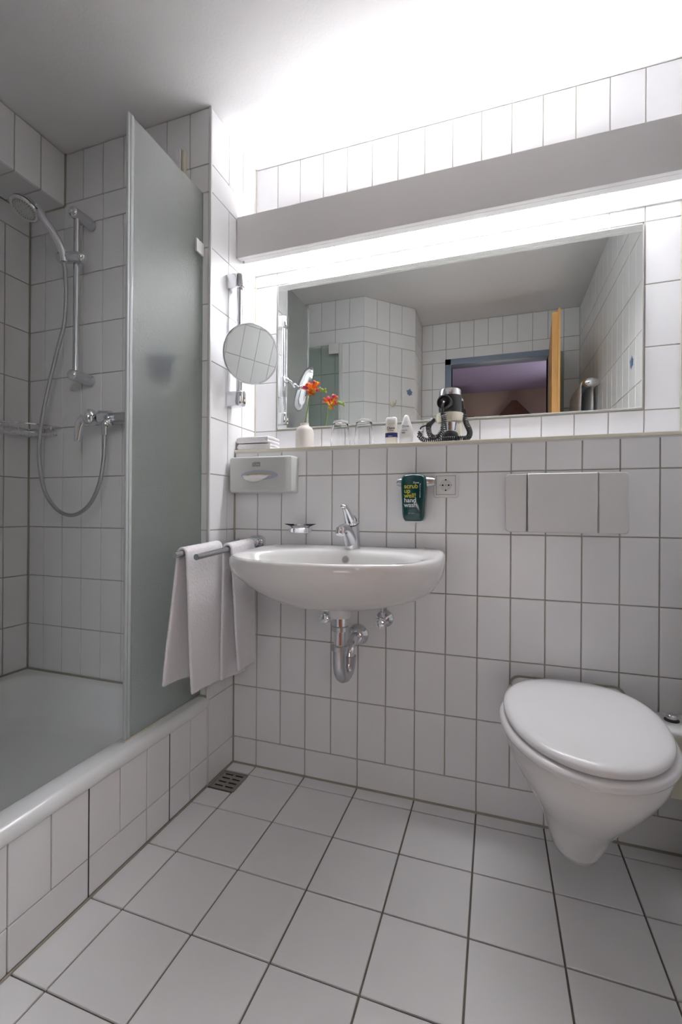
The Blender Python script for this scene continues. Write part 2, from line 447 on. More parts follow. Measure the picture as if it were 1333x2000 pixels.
# furniture glimpsed in the bedroom
t = thing('wardrobe', 'brown wooden wardrobe top seen through the open door in the mirror', 'wardrobe', (0.3, -3.7, -0.02))
P('body', B().box(0.0, 0.6, -3.88, -3.5, -0.02, 2.02, 0.004), M_brown, t, smooth=False)
P('cornice', B().box(-0.02, 0.63, -3.88, -3.47, 2.02, 2.05, 0.004), M_brown, t, smooth=False)
P('door', B().box(0.02, 0.29, -3.5, -3.485, 0.05, 1.98, 0.003), M_brown, t, smooth=False)
P('door', B().box(0.31, 0.58, -3.5, -3.485, 0.05, 1.98, 0.003), M_brown, t, smooth=False)
g = B().prism([(0.70, 1.93), (1.44, 1.93), (1.09, 2.31), (1.04, 2.31)], (0, -3.89, 0), (1, 0, 0), (0, 0, 1), -0.0)
t = P('wall_hanging', B().rings([[Vector((x, y, z)) for x, z in ((0.70, 1.9), (1.44, 1.9), (1.09, 2.29), (1.04, 2.29))] for y in (-3.895, -3.85)]), M_weave, smooth=False)
tag(t, 'brown pointed fabric hanging on the far bedroom wall seen in the mirror', 'wall hanging')

# ---------------------------------------------------------------- silicone and trims
struct(P('baseboard_back', B().prism([(0, 0), (0.007, 0), (0, 0.007)], (-0.1, 0.0015, -0.0015), (0, -1, 0), (0, 0, 1), -1.5), M_sil))
struct(P('baseboard_left', B().box(-0.1015, -0.095, YP, 0, -0.002, 0.004, 0.002), M_sil))
struct(P('trim_4', B().box(-0.1015, -0.0955, -0.0045, 0.002, 0, 1.187, 0.002), M_sil))
struct(P('trim_9', B().box(1.396, 1.402, YU - 0.0035, YU + 0.002, 1.2, H, 0.0015), M_groutl))
struct(P('trim_10', B().box(1.396, 1.402, -0.0045, 0.002, 0, 1.187, 0.0015), M_sil))
struct(P('trim_5', B().box(-0.1015, -0.096, YU - 0.0035, YU + 0.002, 1.2, H, 0.0015), M_groutl))
struct(P('trim_6', B().box(XL - 0.002, XL + 0.005, YP - 0.005, YP + 0.002, 0.3, 2.18, 0.002), M_sil))
struct(P('trim_7', B().box(-0.787, -0.779, YP - 0.004, YP + 0.002, 2.18, H, 0.002), M_sil))
struct(P('trim_8', B().box(-0.975, -0.785, YP - 0.005, YP + 0.001, 2.176, 2.184, 0.002), M_sil))

# ---------------------------------------------------------------- wall mirror and light box
t = thing('wall_mirror', 'large frameless wall mirror above the tiled ledge under the light box', 'mirror', (0.65, 0.148, 1.304))
P('mirror_glass', B().box(0.008, 1.293, 0.1465, 0.1515, 1.304, 1.888, 0.0006, 1), M_mirror, t, smooth=False)
P('edge_strip', B().box(0.005, 1.296, 0.148, 0.153, 1.3005, 1.3045).box(0.005, 1.296, 0.148, 0.153, 1.8875, 1.891)
  .box(0.005, 0.0085, 0.148, 0.153, 1.3, 1.891).box(1.2925, 1.296, 0.148, 0.153, 1.3, 1.891), M_plg, t, smooth=False)
t = thing('mirror_light', 'long pale grey light box with a glowing tube above the wall mirror', 'lamp', (0.65, 0.07, 1.94))
P('front_board', B().box(-0.0975, 1.3975, 0.0, 0.018, 1.942, 2.10, 0.0012, 1), M_white, t, smooth=False)
P('bottom_lip', B().box(-0.0975, 1.3975, 0.0185, 0.047, 1.9425, 1.948, 0.001, 1), M_white, t, smooth=False)
P('diffuser', B().box(-0.0975, 1.3975, 0.0875, 0.1505, 1.9485, 1.951), M_cover, t, smooth=False)
P('clear_strip', B().box(-0.0975, 0.06, 0.0475, 0.087, 1.9485, 1.951), M_cover, t, smooth=False)
P('clear_strip', B().box(1.19, 1.3975, 0.0475, 0.087, 1.9485, 1.951), M_cover, t, smooth=False)
P('glowing_strip', B().box(0.06, 1.19, 0.0475, 0.087, 1.9485, 1.951), M_strip, t, smooth=False)
P('tube_shield', B().box(0.0, 1.25, 0.100, 0.151, 1.99, 2.168, 0.003), M_white, t, smooth=False)  # unseen block added behind the tube to keep its direct light off the tiles
P('wall_rail', B().box(-0.0975, 1.3975, 0.144, 0.1515, 1.944, 1.9483), M_white, t, smooth=False)
P('fluorescent_tube', B().tube([(0.10, 0.058, 2.076), (1.15, 0.058, 2.076)], 0.013, 16), M_tube, t)
P('tube_socket', B().box(0.078, 0.099, 0.045, 0.0995, 2.055, 2.095, 0.003), M_plw, t)
P('tube_socket', B().box(1.151, 1.172, 0.045, 0.0995, 2.055, 2.095, 0.003), M_plw, t)
P('screw', B().lathe([(0.004, 0), (0.004, 0.006)], (-0.085, 0.03, 1.9365), (0, 0, 1), 10), M_steel, t)

# ---------------------------------------------------------------- shower tray, its tiled front, glass screens
def rrect(x0, x1, y0, y1, z, r, n=10):
    out = []
    for cx, cy, a0 in ((x1 - r, y1 - r, 0), (x0 + r, y1 - r, PI / 2), (x0 + r, y0 + r, PI), (x1 - r, y0 + r, 3 * PI / 2)):
        for k in range(n + 1):
            a = a0 + PI / 2 * k / n
            out.append(Vector((cx + r * math.cos(a), cy + r * math.sin(a), z)))
    return out
X0, X1, Y0, Y1 = XL + 0.001, -0.094, YE + 0.001, YP - 0.001
rg = [rrect(X0, X1 - 0.02, Y0, Y1, 0.277, 0.004), rrect(X0, X1 - 0.002, Y0, Y1, 0.277, 0.004), rrect(X0, X1 + 0.001, Y0, Y1, 0.284, 0.004), rrect(X0, X1, Y0, Y1, 0.298, 0.004),
      rrect(X0, X1 - 0.006, Y0, Y1, 0.309, 0.004), rrect(X0 + 0.002, X1 - 0.016, Y0 + 0.002, Y1 - 0.002, 0.3135, 0.006),
      rrect(X0 + 0.01, X1 - 0.045, Y0 + 0.01, Y1 - 0.01, 0.3115, 0.02), rrect(X0 + 0.03, X1 - 0.068, Y0 + 0.03, Y1 - 0.03, 0.310, 0.07), rrect(X0 + 0.04, X1 - 0.078, Y0 + 0.04, Y1 - 0.04, 0.304, 0.09),
      rrect(X0 + 0.05, X1 - 0.088, Y0 + 0.05, Y1 - 0.05, 0.286, 0.10), rrect(X0 + 0.07, X1 - 0.108, Y0 + 0.07, Y1 - 0.07, 0.22, 0.10),
      rrect(X0 + 0.085, X1 - 0.122, Y0 + 0.085, Y1 - 0.085, 0.185, 0.10), rrect(X0 + 0.11, X1 - 0.145, Y0 + 0.11, Y1 - 0.11, 0.167, 0.10),
      rrect(X0 + 0.16, X1 - 0.2, Y0 + 0.16, Y1 - 0.16, 0.160, 0.10), rrect(X0 + 0.40, X1 - 0.44, Y0 + 0.40, Y1 - 0.40, 0.155, 0.02)]
t = thing('shower_tray', 'white enamelled deep shower tray with rounded rim in the tiled corner', 'shower tray', (-0.53, -0.6, 0.155))
P('basin', B().rings(rg, False, True), M_enam, t, ang=60)
P('drain_cover', B().lathe([(0.045, 0), (0.045, 0.003), (0.03, 0.007), (0.001, 0.009)], (-0.75, -0.62, 0.155), (0, 0, 1), 32), M_chr, t)
P('edge_sealant', B().box(X0 + 0.001, X1 - 0.01, Y1 - 0.0065, Y1 + 0.001, 0.309, 0.319, 0.003).box(X0, X0 + 0.0065, Y0, Y1, 0.309, 0.319, 0.003), M_sil, t)
wt = struct(P('wall_tray_front', B().box(-0.16, -0.1 - TB + 0.0008, YE, YP, 0, 0.2765), M_grout, smooth=False))
ty = [-0.259, -0.360, -0.456, -0.555, -0.655, -0.755, -0.853, -0.95]
rct = [(a, b, 0.1, 0.275) for a, b in spans(YE, YP, ty)] + [(a, b, 0.003, 0.1) for a, b in spans(YE, YP, [-0.259, -0.360, -0.456, -0.655, -0.853])]
lay(wt, (-0.1, 0, 0), (0, 1, 0), (1, 0, 0), rct, j=0.0036)
struct(P('baseboard_tray', B().box(-0.1015, -0.0955, YE, YP, -0.002, 0.004, 0.002), M_sil))
P('panel_gap', B().box(-0.1012, -0.0993, -0.655, -0.360, 0.2748, 0.2768).box(-0.1012, -0.0993, -0.6557, -0.6547, 0.0, 0.275).box(-0.1012, -0.0993, -0.3604, -0.3594, 0.0, 0.275), M_dark, wt, smooth=False)

t = thing('shower_screen', 'tall frosted glass panel standing on the shower tray rim beside the towel rail', 'glass screen', (-0.135, -0.33, 0.312))
P('glass_pane', B().box(-0.1385, -0.1325, -0.487, -0.1675, 0.3165, 2.09, 0.0008, 1), M_frost, t, smooth=False)
P('edge_seal', B().box(-0.1400, -0.1310, -0.500, -0.4885, 0.3165, 2.092, 0.002), M_band, t)
P('edge_seal', B().box(-0.1395, -0.1315, -0.510, -0.5012, 0.3165, 2.092, 0.002), M_band, t)
P('bottom_seal', B().box(-0.1405, -0.1305, -0.51, -0.1675, 0.3122, 0.316, 0.001), M_cream, t)
P('glass_clip', B().box(-0.1310, -0.1235, -0.210, -0.168, 1.862, 1.906, 0.002), M_plw, t)
P('glass_clip', B().box(-0.1310, -0.1235, -0.210, -0.168, 0.50, 0.545, 0.002), M_plw, t)
P('edge_line', B().box(-0.1395, -0.1315, -0.1672, -0.1655, 0.3165, 2.09), M_glassg, t, smooth=False)
t = thing('seal_strip', 'white and cream plastic strips upright on shower tiles behind the frosted glass', 'strip', (-0.217, YP, 0.32))
P('white_strip', B().box(-0.232, -0.215, YP - 0.022, YP, 0.32, 2.255, 0.001), M_seat, t, smooth=False)
P('cream_strip', B().box(-0.211, -0.202, YP - 0.016, YP, 0.32, 2.250, 0.001), M_cream, t, smooth=False)
t = thing('shower_door', 'greenish glass shower door folded against the end wall seen in the mirror', 'glass door', (-0.28, -1.03, 0.32))
P('glass_pane', B().box(-0.44, -0.14, -1.036, -1.030, 0.32, 2.085, 0.0008, 1), M_leafgl, t, smooth=False)
P('wall_profile', B().box(-0.136, -0.118, -1.049, -1.026, 0.32, 2.092, 0.002), M_plw, t)
P('hinge', B().box(-0.205, -0.135, -1.029, -1.018, 2.02, 2.09, 0.003), M_plw, t)
t = thing('bath_sponge', 'dark blue round sponge blurred behind the frosted shower glass', 'sponge', (-0.184, -0.325, 1.435))
P('sponge', B().ball((-0.188, -0.325, 1.433), 0.045, (0.95, 1.0, 1.15), 24), M_sponge, t)
P('suction_cup', B().lathe([(0.018, 0.0), (0.014, 0.004), (0.006, 0.012)], (-0.1388, -0.325, 1.452), (-1, 0, 0), 20), M_sponge, t)

# ---------------------------------------------------------------- shower fittings
RX, RY = -0.641, -0.235
t = thing('shower_rail', 'chrome vertical riser rail on the shower wall with sliding holder', 'shower rail', (RX, RY, 1.47))
P('pole', B().tube([(RX, RY, 1.455), (RX, RY, 2.085)], 0.0105, 20), M_chrs, t)
for z in (2.075, 1.470):
    P('wall_bracket', B().lathe([(0.016, 0), (0.0195, 0.003), (0.021, 0.01), (0.021, 0.085), (0.019, 0.087)], (RX, RY - 0.018, z), (0, 1, 0), 24), M_chrs, t)
    P('bracket_cap', B().ball((RX, RY - 0.016, z), 0.0205, (1, 0.55, 1), 20), M_chr, t)
P('slider', B().lathe([(0.010, -0.032), (0.018, -0.027), (0.021, -0.02), (0.021, 0.05), (0.016, 0.058), (0.006, 0.060)], (RX + 0.003, RY - 0.012, 1.907), (-1, -0.35, 0), 24), M_chrs, t)
P('slider_knob', B().ball((RX + 0.03, RY - 0.003, 1.908), 0.021, (0.9, 1, 1), 20), M_chr, t)
t = thing('hand_shower', 'chrome hand shower in its holder with a long hose looping below', 'shower head', (-0.66, -0.27, 1.9))
hd = Vector((-0.765, -0.34, 2.060)); ax = Vector((-0.10, -0.45, -0.88)).normalized()
P('head', B().lathe([(0.012, -0.030), (0.028, -0.026), (0.042, -0.014), (0.048, -0.002), (0.048, 0.006), (0.046, 0.009)], hd, ax, 36), M_chrs, t)
P('rim_ring', B().lathe([(0.049, 0.002), (0.0505, 0.005), (0.049, 0.009), (0.045, 0.0115), (0.040, 0.0105)], hd, ax, 36, caps=False), M_chr, t)
P('dark_ring', B().lathe([(0.0485, -0.001), (0.0495, 0.0015), (0.0485, 0.004)], hd, ax, 36, caps=False), M_blk, t)
P('spray_face', B().lathe([(0.0405, 0.009), (0.0405, 0.0105), (0.0, 0.0125)], hd, ax, 36), M_plg, t, label='grey spray face with dark nozzles')
u_, v_ = frame_of(ax)
g = B()
for rad, cnt, r_ in ((0.036, 30, 0.0013), (0.030, 20, 0.0010), (0.018, 6, 0.0012)):
    for k in range(cnt):
        a = 2 * PI * k / cnt
        g.ball(hd + ax * 0.0115 + (u_ * math.cos(a) + v_ * math.sin(a)) * rad, r_, n=6)
P('nozzles', g, M_blk, t)['kind'] = 'stuff'
hp = smoothpath([hd - ax * 0.012 + Vector((0.020, 0.006, 0.0)), hd - ax * 0.012 + Vector((0.044, 0.012, -0.014)), (-0.707, -0.314, 2.025), (-0.690, -0.297, 1.990), (-0.676, -0.282, 1.955), (-0.667, -0.272, 1.922), (-0.665, -0.268, 1.885)], 5)
P('handle', B().tube(hp, [0.012 + 0.002 * math.sin(PI * i / (len(hp) - 1)) for i in range(len(hp))], 18), M_chr, t)
def sw(u, v, y):      # hose points laid out on the plane y, in metres from the fitted camera station
    d = right * ((u - 666.5) / 882.19) + fwd - up * ((v - 1000) / 882.19)
    c = Vector((0.8502, -1.5187, 0.9659)); k = (y - c.y) / d.y
    return c + d * k
hose = [(-0.6658, -0.2670, 1.880), (-0.6650, -0.262, 1.850), (-0.6655, -0.258, 1.75), (-0.677, -0.255, 1.66), (-0.705, -0.255, 1.58), (-0.745, -0.255, 1.46), (-0.782, -0.255, 1.33),
        (-0.800, -0.255, 1.22), (-0.795, -0.255, 1.12), (-0.765, -0.255, 1.03), (-0.70, -0.255, 0.965), (-0.625, -0.255, 0.948), (-0.55, -0.255, 0.985), (-0.503, -0.255, 1.06), (-0.483, -0.255, 1.15), (-0.479, -0.255, 1.236)]
P('hose', B().tube(smoothpath(hose, 8), 0.0068, 14), M_hose, t)
t = thing('shower_mixer', 'chrome single lever shower mixer on the tiles below the rail', 'tap', (-0.47, -0.23, 1.30))
MZ = 1.302
P('body', B().lathe([(0.019, 0), (0.021, 0.004), (0.021, 0.24), (0.019, 0.243)], (-0.285, -0.225, MZ), (-1, 0, 0), 24), M_chrs, t)
P('cartridge', B().lathe([(0.026, 0), (0.0275, 0.004), (0.0275, 0.040), (0.024, 0.043)], (-0.472, -0.232, MZ), (-1, -0.30, 0), 28), M_chr, t)
P('lever', B().ball((-0.543, -0.255, MZ + 0.002), 0.031, (0.75, 1.0, 1.0), 24).tube(smoothpath([(-0.560, -0.262, MZ), (-0.575, -0.268, 1.285), (-0.583, -0.272, 1.25), (-0.586, -0.274, 1.215)], 5), [0.020, 0.0195, 0.019, 0.018, 0.017, 0.0165, 0.016, 0.0155, 0.015, 0.0145, 0.014, 0.0135, 0.013, 0.0125, 0.012, 0.008], 14), M_chr, t)
P('outlet', B().lathe([(0.013, 0), (0.015, 0.006), (0.013, 0.014)], (-0.478, -0.252, 1.270), (0, 0, 1), 20).ball((-0.478, -0.245, 1.284), 0.017), M_chr, t)
P('hose_nut', B().lathe([(0.0085, 0), (0.0105, 0.003), (0.0105, 0.026), (0.0115, 0.032)], (-0.479, -0.255, 1.236), (0, 0, 1), 16), M_chr, t)
P('wall_rosette', B().lathe([(0.032, 0), (0.031, -0.006), (0.018, -0.016)], (-0.44, YP - 0.0005, MZ - 0.012), (0, 1, 0), 28), M_chr, t)
P('wall_pipe', B().tube([(-0.44, YP - 0.01, MZ - 0.01), (-0.44, -0.225, MZ)], 0.012, 16), M_chr, t)
# corner basket
t = thing('corner_basket', 'chrome wire soap basket hanging in the shower corner', 'basket', (-0.90, -0.23, 1.27))
g = B(); cx, cy = XL + 0.008, YP - 0.008
def arc(r, z, n=16): return [(cx + r * math.sin(PI / 2 * k / n), cy - r * math.cos(PI / 2 * k / n), z) for k in range(n + 1)]
top = [(cx, cy, 1.296)] + arc(0.17, 1.296) + [(cx, cy, 1.296)]
P('top_ring', B().tube(top, 0.0032, 8), M_chr, t)
P('bottom_ring', B().tube([(cx, cy, 1.266)] + arc(0.155, 1.266) + [(cx, cy, 1.266)], 0.0022, 8), M_chr, t)
for k in range(7):
    q = 0.02 + 0.021 * k
    ln_ = math.sqrt(max(0.155 ** 2 - q * q, 0))
    P('wire', B().tube([(cx + q, cy, 1.295), (cx + q, cy, 1.266), (cx + q, cy - ln_, 1.266), (cx + q * 1.05, cy - ln_ * 1.08, 1.296)], 0.0016, 6), M_chr, t)
P('mount', B().ball((cx + 0.125, YP - 0.006, 1.298), 0.010, n=12), M_chr, t)
P('mount', B().ball((XL + 0.007, cy - 0.13, 1.298), 0.010, n=12), M_chr, t)

# ---------------------------------------------------------------- magnifying mirror on its rail
t = thing('shaving_mirror', 'round chrome shaving mirror on a sliding wall rail beside the big mirror', 'mirror', (-0.06, -0.04, 1.39))
AX, AY = -0.058, -0.041
def bracket(z, up_):
    sg = 1 if up_ else -1
    b = B()
    r0 = []
    for x, s_, dz in ((-0.0995, 1.0, 0), (-0.075, 1.0, 0), (-0.055, 0.97, 0), (-0.042, 0.86, 0), (-0.038, 0.68, 0.0), (-0.035, 0.45, 0)):
        hh, ww = 0.028, 0.022 * s_
        ring = []
        for cy_, cz_, a0 in ((AY + ww - 0.008, hh - 0.008, 0), (AY - ww + 0.008, hh - 0.008, PI / 2), (AY - ww + 0.008, -hh + 0.008, PI), (AY + ww - 0.008, -hh + 0.008, 3 * PI / 2)):
            for k in range(5):
                a = a0 + PI / 2 * k / 4
                yy, zz = cy_ + 0.008 * math.cos(a), cz_ + 0.008 * math.sin(a)
                if zz * sg > 0: zz *= s_
                ring.append(Vector((x, yy, z + zz)))
        r0.append(ring)
    return b.rings(r0)
P('rail_bracket', bracket(1.825, True), M_chr, t, ang=50)
P('rail_bracket', bracket(1.385, False), M_chr, t, ang=50)
P('rail_pole', B().tube([(AX, AY, 1.37), (AX, AY, 1.84)], 0.0108, 20), M_chr, t)
P('slider', B().lathe([(0.0125, -0.045), (0.014, -0.042), (0.014, 0.042), (0.0125, 0.045)], (AX, AY, 1.53), (0, 0, 1), 20), M_chrs, t)
mc = Vector((0.019, -0.09, 1.529)); mn = Vector((0.78, -0.59, -0.25)).normalized()
P('swivel_arm', B().tube(smoothpath([(AX + 0.008, AY, 1.555), (AX + 0.03, AY - 0.005, 1.556), mc - mn * 0.045, mc - mn * 0.014], 5), 0.0065, 12).ball(mc - mn * 0.042, 0.0135, n=14).ball((AX + 0.016, AY, 1.560), 0.015, n=14), M_chr, t)
P('mirror_back', B().lathe([(0.02, -0.026), (0.06, -0.023), (0.084, -0.017), (0.098, -0.007), (0.1045, 0.003), (0.1050, 0.008), (0.1030, 0.011), (0.1000, 0.0112), (0.0990, 0.0095)], mc, mn, 56), M_chr, t)
P('mirror_face', B().lathe([(0.0995, 0.0085), (0.0995, 0.0096)], mc, mn, 64), M_mirror, t, smooth=False)

# ---------------------------------------------------------------- towel rail with two towels
t = thing('towel_rail', 'chrome double armed towel rail sticking out of the wall left of the sink', 'towel rail', (0.0, 0.0, 0.85))
P('wall_plate', B().rings([[Vector((0.004 + 0.032 * math.copysign(abs(math.cos(a)) ** 0.6, math.cos(a)) * s_, y, 0.846 + 0.030 * math.copysign(abs(math.sin(a)) ** 0.6, math.sin(a)) * s_)) for a in [2 * PI * k / 32 for k in range(32)]]
   for y, s_ in ((-0.0003, 1), (-0.012, 1), (-0.016, 0.93))]), M_chr, t)
P('knuckle', B().box(-0.070, 0.020, -0.050, -0.017, 0.834, 0.866, 0.012, 3), M_chr, t)
P('arm', B().tube([(-0.052, -0.045, 0.853), (-0.052, -0.405, 0.834)], 0.0095, 20), M_chrs, t)
P('arm', B().tube([(0.000, -0.045, 0.848), (0.000, -0.370, 0.827)], 0.0095, 20), M_chrs, t)
def towel(name, label, rx, rz, slope, ya, yb, near, far, group, yn=(0, 0), yf=(0, 0), flare=0.02, flf=0.02, seed=0, amp=0.004):
    """towel draped over a bar along y; near side hangs at +x, far side at -x"""
    rnd = random.Random(seed)
    me_r = 0.016; prof = []
    for k in range(26): prof.append(('n', 1 - k / 25))
    for k in range(1, 8): prof.append(('t', PI * k / 8))
    for k in range(26): prof.append(('f', k / 25))
    NV = 22; bm = bmesh.new(); G = []
    ph = rnd.uniform(0, 6)
    for kind, q in prof:
        row = []
        for j in range(NV + 1):
            v = j / NV; y = ya + (yb - ya) * v
            zr = rz + slope * (y)
            if kind == 't':
                x = rx + me_r * math.cos(q); z = zr + me_r * math.sin(q) * 0.95
            else:
                L = near if kind == 'n' else far
                sg = 1 if kind == 'n' else -1
                sh = yn if kind == 'n' else yf
                z = zr - q * (zr - L[0] - (L[1] - L[0]) * v)
                fold = math.sin(v * 5.2 + ph + (0 if sg > 0 else 1.7)) * amp * q + math.sin(v * 11 + ph) * 0.0015 * q
                x = rx + sg * (me_r + (flare if sg > 0 else flf) * q) + fold
                y += (sh[0] * (1 - v) + sh[1] * v) * q + math.sin(q * 5 + ph) * 0.003 * q
            row.append(bm.verts.new((x, y, z)))
        G.append(row)
    for a, b in zip(G, G[1:]):
        for i in range(NV): bm.faces.new((a[i], a[i + 1], b[i + 1], b[i]))
    o = finish(bm, name, M_terry, ang=180)
    sm = o.modifiers.new('thick', 'SOLIDIFY'); sm.thickness = 0.009; sm.offset = 0.0
    sb = o.modifiers.new('sub', 'SUBSURF'); sb.levels = 2; sb.render_levels = 2
    tx = bpy.data.textures.new('terry', 'CLOUDS'); tx.noise_scale = 0.006
    dm = o.modifiers.new('pile', 'DISPLACE'); dm.texture = tx; dm.strength = 0.0022; dm.mid_level = 0.5; dm.texture_coords = 'LOCAL'
    tag(o, label, 'towel', group)
    return o
towel('hand_towel', 'white hand towel on the outer arm of the towel rail, nearer the shower', -0.052, 0.8555, 0.053, -0.372, -0.180, (0.400, 0.388), (0.440, 0.42), 'hand towels on the rail', (0.020, 0.003), (-0.045, 0.0), 0.003, 0.016, 3, 0.004)
towel('hand_towel', 'white hand towel on the inner arm of the towel rail, tucked beside the sink', 0.000, 0.851, 0.055, -0.205, -0.053, (0.418, 0.413), (0.393, 0.376), 'hand towels on the rail', (0.035, 0.006), (0.0, 0.0), 0.004, 0.006, 8, 0.003)

# ---------------------------------------------------------------- wash basin
def sup(t, a, bf, bb, nf, nb, cx, yc):
    c, s_ = math.cos(t), math.sin(t)
    n = nf if s_ < 0 else nb
    x = cx + a * math.copysign(abs(c) ** (2 / n), c)
    y = yc + (bf if s_ < 0 else bb) * math.copysign(abs(s_) ** (2 / n), s_)
    return x, y
def brings(levels, N=96, cx=0.387, lift=None, clamp=-0.0005):
    out = []
    for z, a, bf, bb, nf, nb, yc in levels:
        r_ = []
        for k in range(N):
            x, y = sup(2 * PI * k / N, a, bf, bb, nf, nb, cx, yc)
            y = min(y, clamp)
            zz = z + (lift(y, z) if lift else 0)
            r_.append(Vector((x, y, zz)))
        out.append(r_)
    return out
def lift(y, z):
    if z < 0.80: return 0
    q = min(max((y + 0.24) / 0.2, 0), 1); return 0.010 * q * q * (3 - 2 * q)
t = thing('wash_basin', 'white ceramic wall hung wash basin with chrome tap under the ledge', 'sink', (0.387, 0, 0.665))
lv = [(0.674, 0.06, 0.05, 0.06, 2, 2, -0.20), (0.677, 0.15, 0.225, 0.20, 2.0, 3, -0.05), (0.685, 0.212, 0.295, 0.20, 2.0, 3.5, -0.03), (0.700, 0.256, 0.338, 0.20, 2.05, 3.5, -0.035), (0.722, 0.286, 0.352, 0.20, 2.1, 3.5, -0.06),
      (0.755, 0.307, 0.342, 0.22, 2.2, 3.5, -0.11), (0.79, 0.320, 0.300, 0.24, 2.3, 3.5, -0.18), (0.815, 0.324, 0.310, 0.24, 2.3, 3.4, -0.18), (0.829, 0.3225, 0.310, 0.24, 2.3, 3.3, -0.18), (0.835, 0.318, 0.306, 0.24, 2.3, 3.3, -0.18),
      (0.837, 0.310, 0.299, 0.235, 2.3, 3.3, -0.18), (0.8372, 0.300, 0.250, 0.195, 2.25, 2.9, -0.225), (0.8372, 0.290, 0.205, 0.165, 2.2, 2.5, -0.267), (0.837, 0.285, 0.182, 0.150, 2.2, 2.3, -0.29), (0.834, 0.277, 0.176, 0.144, 2.2, 2.3, -0.29), (0.822, 0.268, 0.168, 0.136, 2.2, 2.3, -0.29), (0.79, 0.245, 0.15, 0.122, 2.1, 2.2, -0.285),
      (0.75, 0.205, 0.12, 0.10, 2.1, 2.1, -0.275), (0.726, 0.14, 0.085, 0.075, 2, 2, -0.26), (0.716, 0.06, 0.04, 0.04, 2, 2, -0.25), (0.714, 0.02, 0.015, 0.015, 2, 2, -0.25)]
P('bowl', B().rings(brings(lv, lift=lift)), M_cer, t, ang=60)
P('overflow_hole', B().lathe([(0.0125, 0.004), (0.0125, 0), (0.0105, -0.003)], (0.405, -0.1590, 0.8150), (0, 1, -0.18), 28), M_chrs, t)
P('overflow_dark', B().lathe([(0.0100, 0.0), (0.0100, -0.0035)], (0.405, -0.1590, 0.8150), (0, 1, -0.18), 28), M_steel, t)
P('drain_boss', B().lathe([(0.032, -0.03), (0.037, -0.022), (0.037, 0.02)], (0.402, -0.2, 0.672), (0, 0, 1), 32), M_cer, t)
# basin tap
t = thing('basin_tap', 'chrome single lever mixer tap on the back of the wash basin', 'tap', (0.404, -0.09, 0.845))
FX = 0.404
P('body', B().tube([(FX + 0.002, -0.090, 0.843), (FX + 0.002, -0.091, 0.870), (FX + 0.002, -0.094, 0.900), (FX + 0.002, -0.098, 0.926)], [0.0262, 0.0255, 0.0245, 0.0235], 32), M_chrs, t)
sp = smoothpath([(FX, -0.10, 0.868), (FX, -0.125, 0.892), (FX, -0.155, 0.910), (FX, -0.182, 0.914), (FX, -0.205, 0.911)], 5)
P('spout', B().tube(sp, [0.021 - 0.008 * i / (len(sp) - 1) for i in range(len(sp))], 22), M_chrs, t)
P('aerator', B().lathe([(0.0125, -0.012), (0.0145, -0.009), (0.0145, 0.010), (0.0125, 0.012)], (FX, -0.208, 0.906), (0, 0.35, 1), 24), M_chr, t)
P('lever_base', B().lathe([(0.0215, 0), (0.0225, 0.004), (0.0215, 0.018), (0.014, 0.029), (0.004, 0.032)], (FX + 0.001, -0.100, 0.926), (0, -0.25, 1), 28), M_chr, t)
lp = smoothpath([(FX, -0.108, 0.938), (FX, -0.125, 0.950), (FX, -0.148, 0.968), (FX, -0.168, 0.981), (FX, -0.184, 0.983)], 5)
P('lever', B().tube(lp, [0.0185 - 0.0115 * (i / (len(lp) - 1)) ** 0.8 for i in range(len(lp))], 18).ball(lp[-1], 0.0078, (1.3, 1, 0.8)), M_chr, t)
P('seam_ring', B().lathe([(0.0232, -0.001), (0.0240, 0.0005), (0.0232, 0.002)], (FX + 0.001, -0.0995, 0.9245), (0, -0.25, 1), 28, caps=False), M_blk, t)
P('temperature_dot', B().ball((FX, -0.1235, 0.934), 0.0028, n=8), mat('red_dot', (0.3, 0.02, 0.03), 0.3, noise=0.02), t)
# siphon
t = thing('siphon', 'chrome bottle siphon hanging under the wash basin', 'drain pipe', (0.405, -0.2, 0.45))
SX = 0.401; SY = -0.20
P('tailpipe', B().tube([(SX, SY, 0.645), (SX, SY, 0.60)], 0.0225, 24).tube([(SX, SY, 0.604), (SX, SY, 0.545)], 0.0185, 24), M_chr, t)
for z in (0.608, 0.548):
    P('nut', B().lathe([(0.021, -0.009), (0.0268, -0.007), (0.0268, 0.006), (0.0225, 0.009)], (SX, SY, z), (0, 0, 1), 12), M_chrs, t)
ub = [(SX, SY, 0.552), (SX, SY, 0.49)] + [(SX + 0.0016 * k, SY + 0.030 - 0.030 * math.cos(PI * k / 8), 0.485 - 0.034 * math.sin(PI * k / 8)) for k in range(1, 8)] + [(SX + 0.013, SY + 0.060, 0.485), (SX + 0.013, SY + 0.060, 0.497)]
P('trap_bend', B().tube(ub, 0.0205, 22), M_chrs, t)
P('nut', B().lathe([(0.0195, -0.008), (0.0225, -0.006), (0.0225, 0.006), (0.0205, 0.008)], (SX + 0.013, SY + 0.060, 0.500), (0, 0, 1), 12), M_chrs, t)
P('outlet_pipe', B().tube(smoothpath([(SX + 0.013, SY + 0.060, 0.505), (SX + 0.013, SY + 0.064, 0.522), (SX + 0.010, SY + 0.080, 0.536), (SX + 0.005, SY + 0.12, 0.539), (SX + 0.001, -0.03, 0.538), (SX, -0.001, 0.538)], 6), 0.0165, 22), M_chr, t)
P('wall_rosette', B().lathe([(0.038, 0), (0.037, 0.006), (0.027, 0.016), (0.024, 0.018), (0.022, 0.028), (0.019, 0.030)], (SX, -0.0005, 0.538), (0, -1, 0), 36), M_chr, t)
P('plug', B().ball((SX + 0.0, SY - 0.0185, 0.540), 0.0016, n=8), M_blk, t)
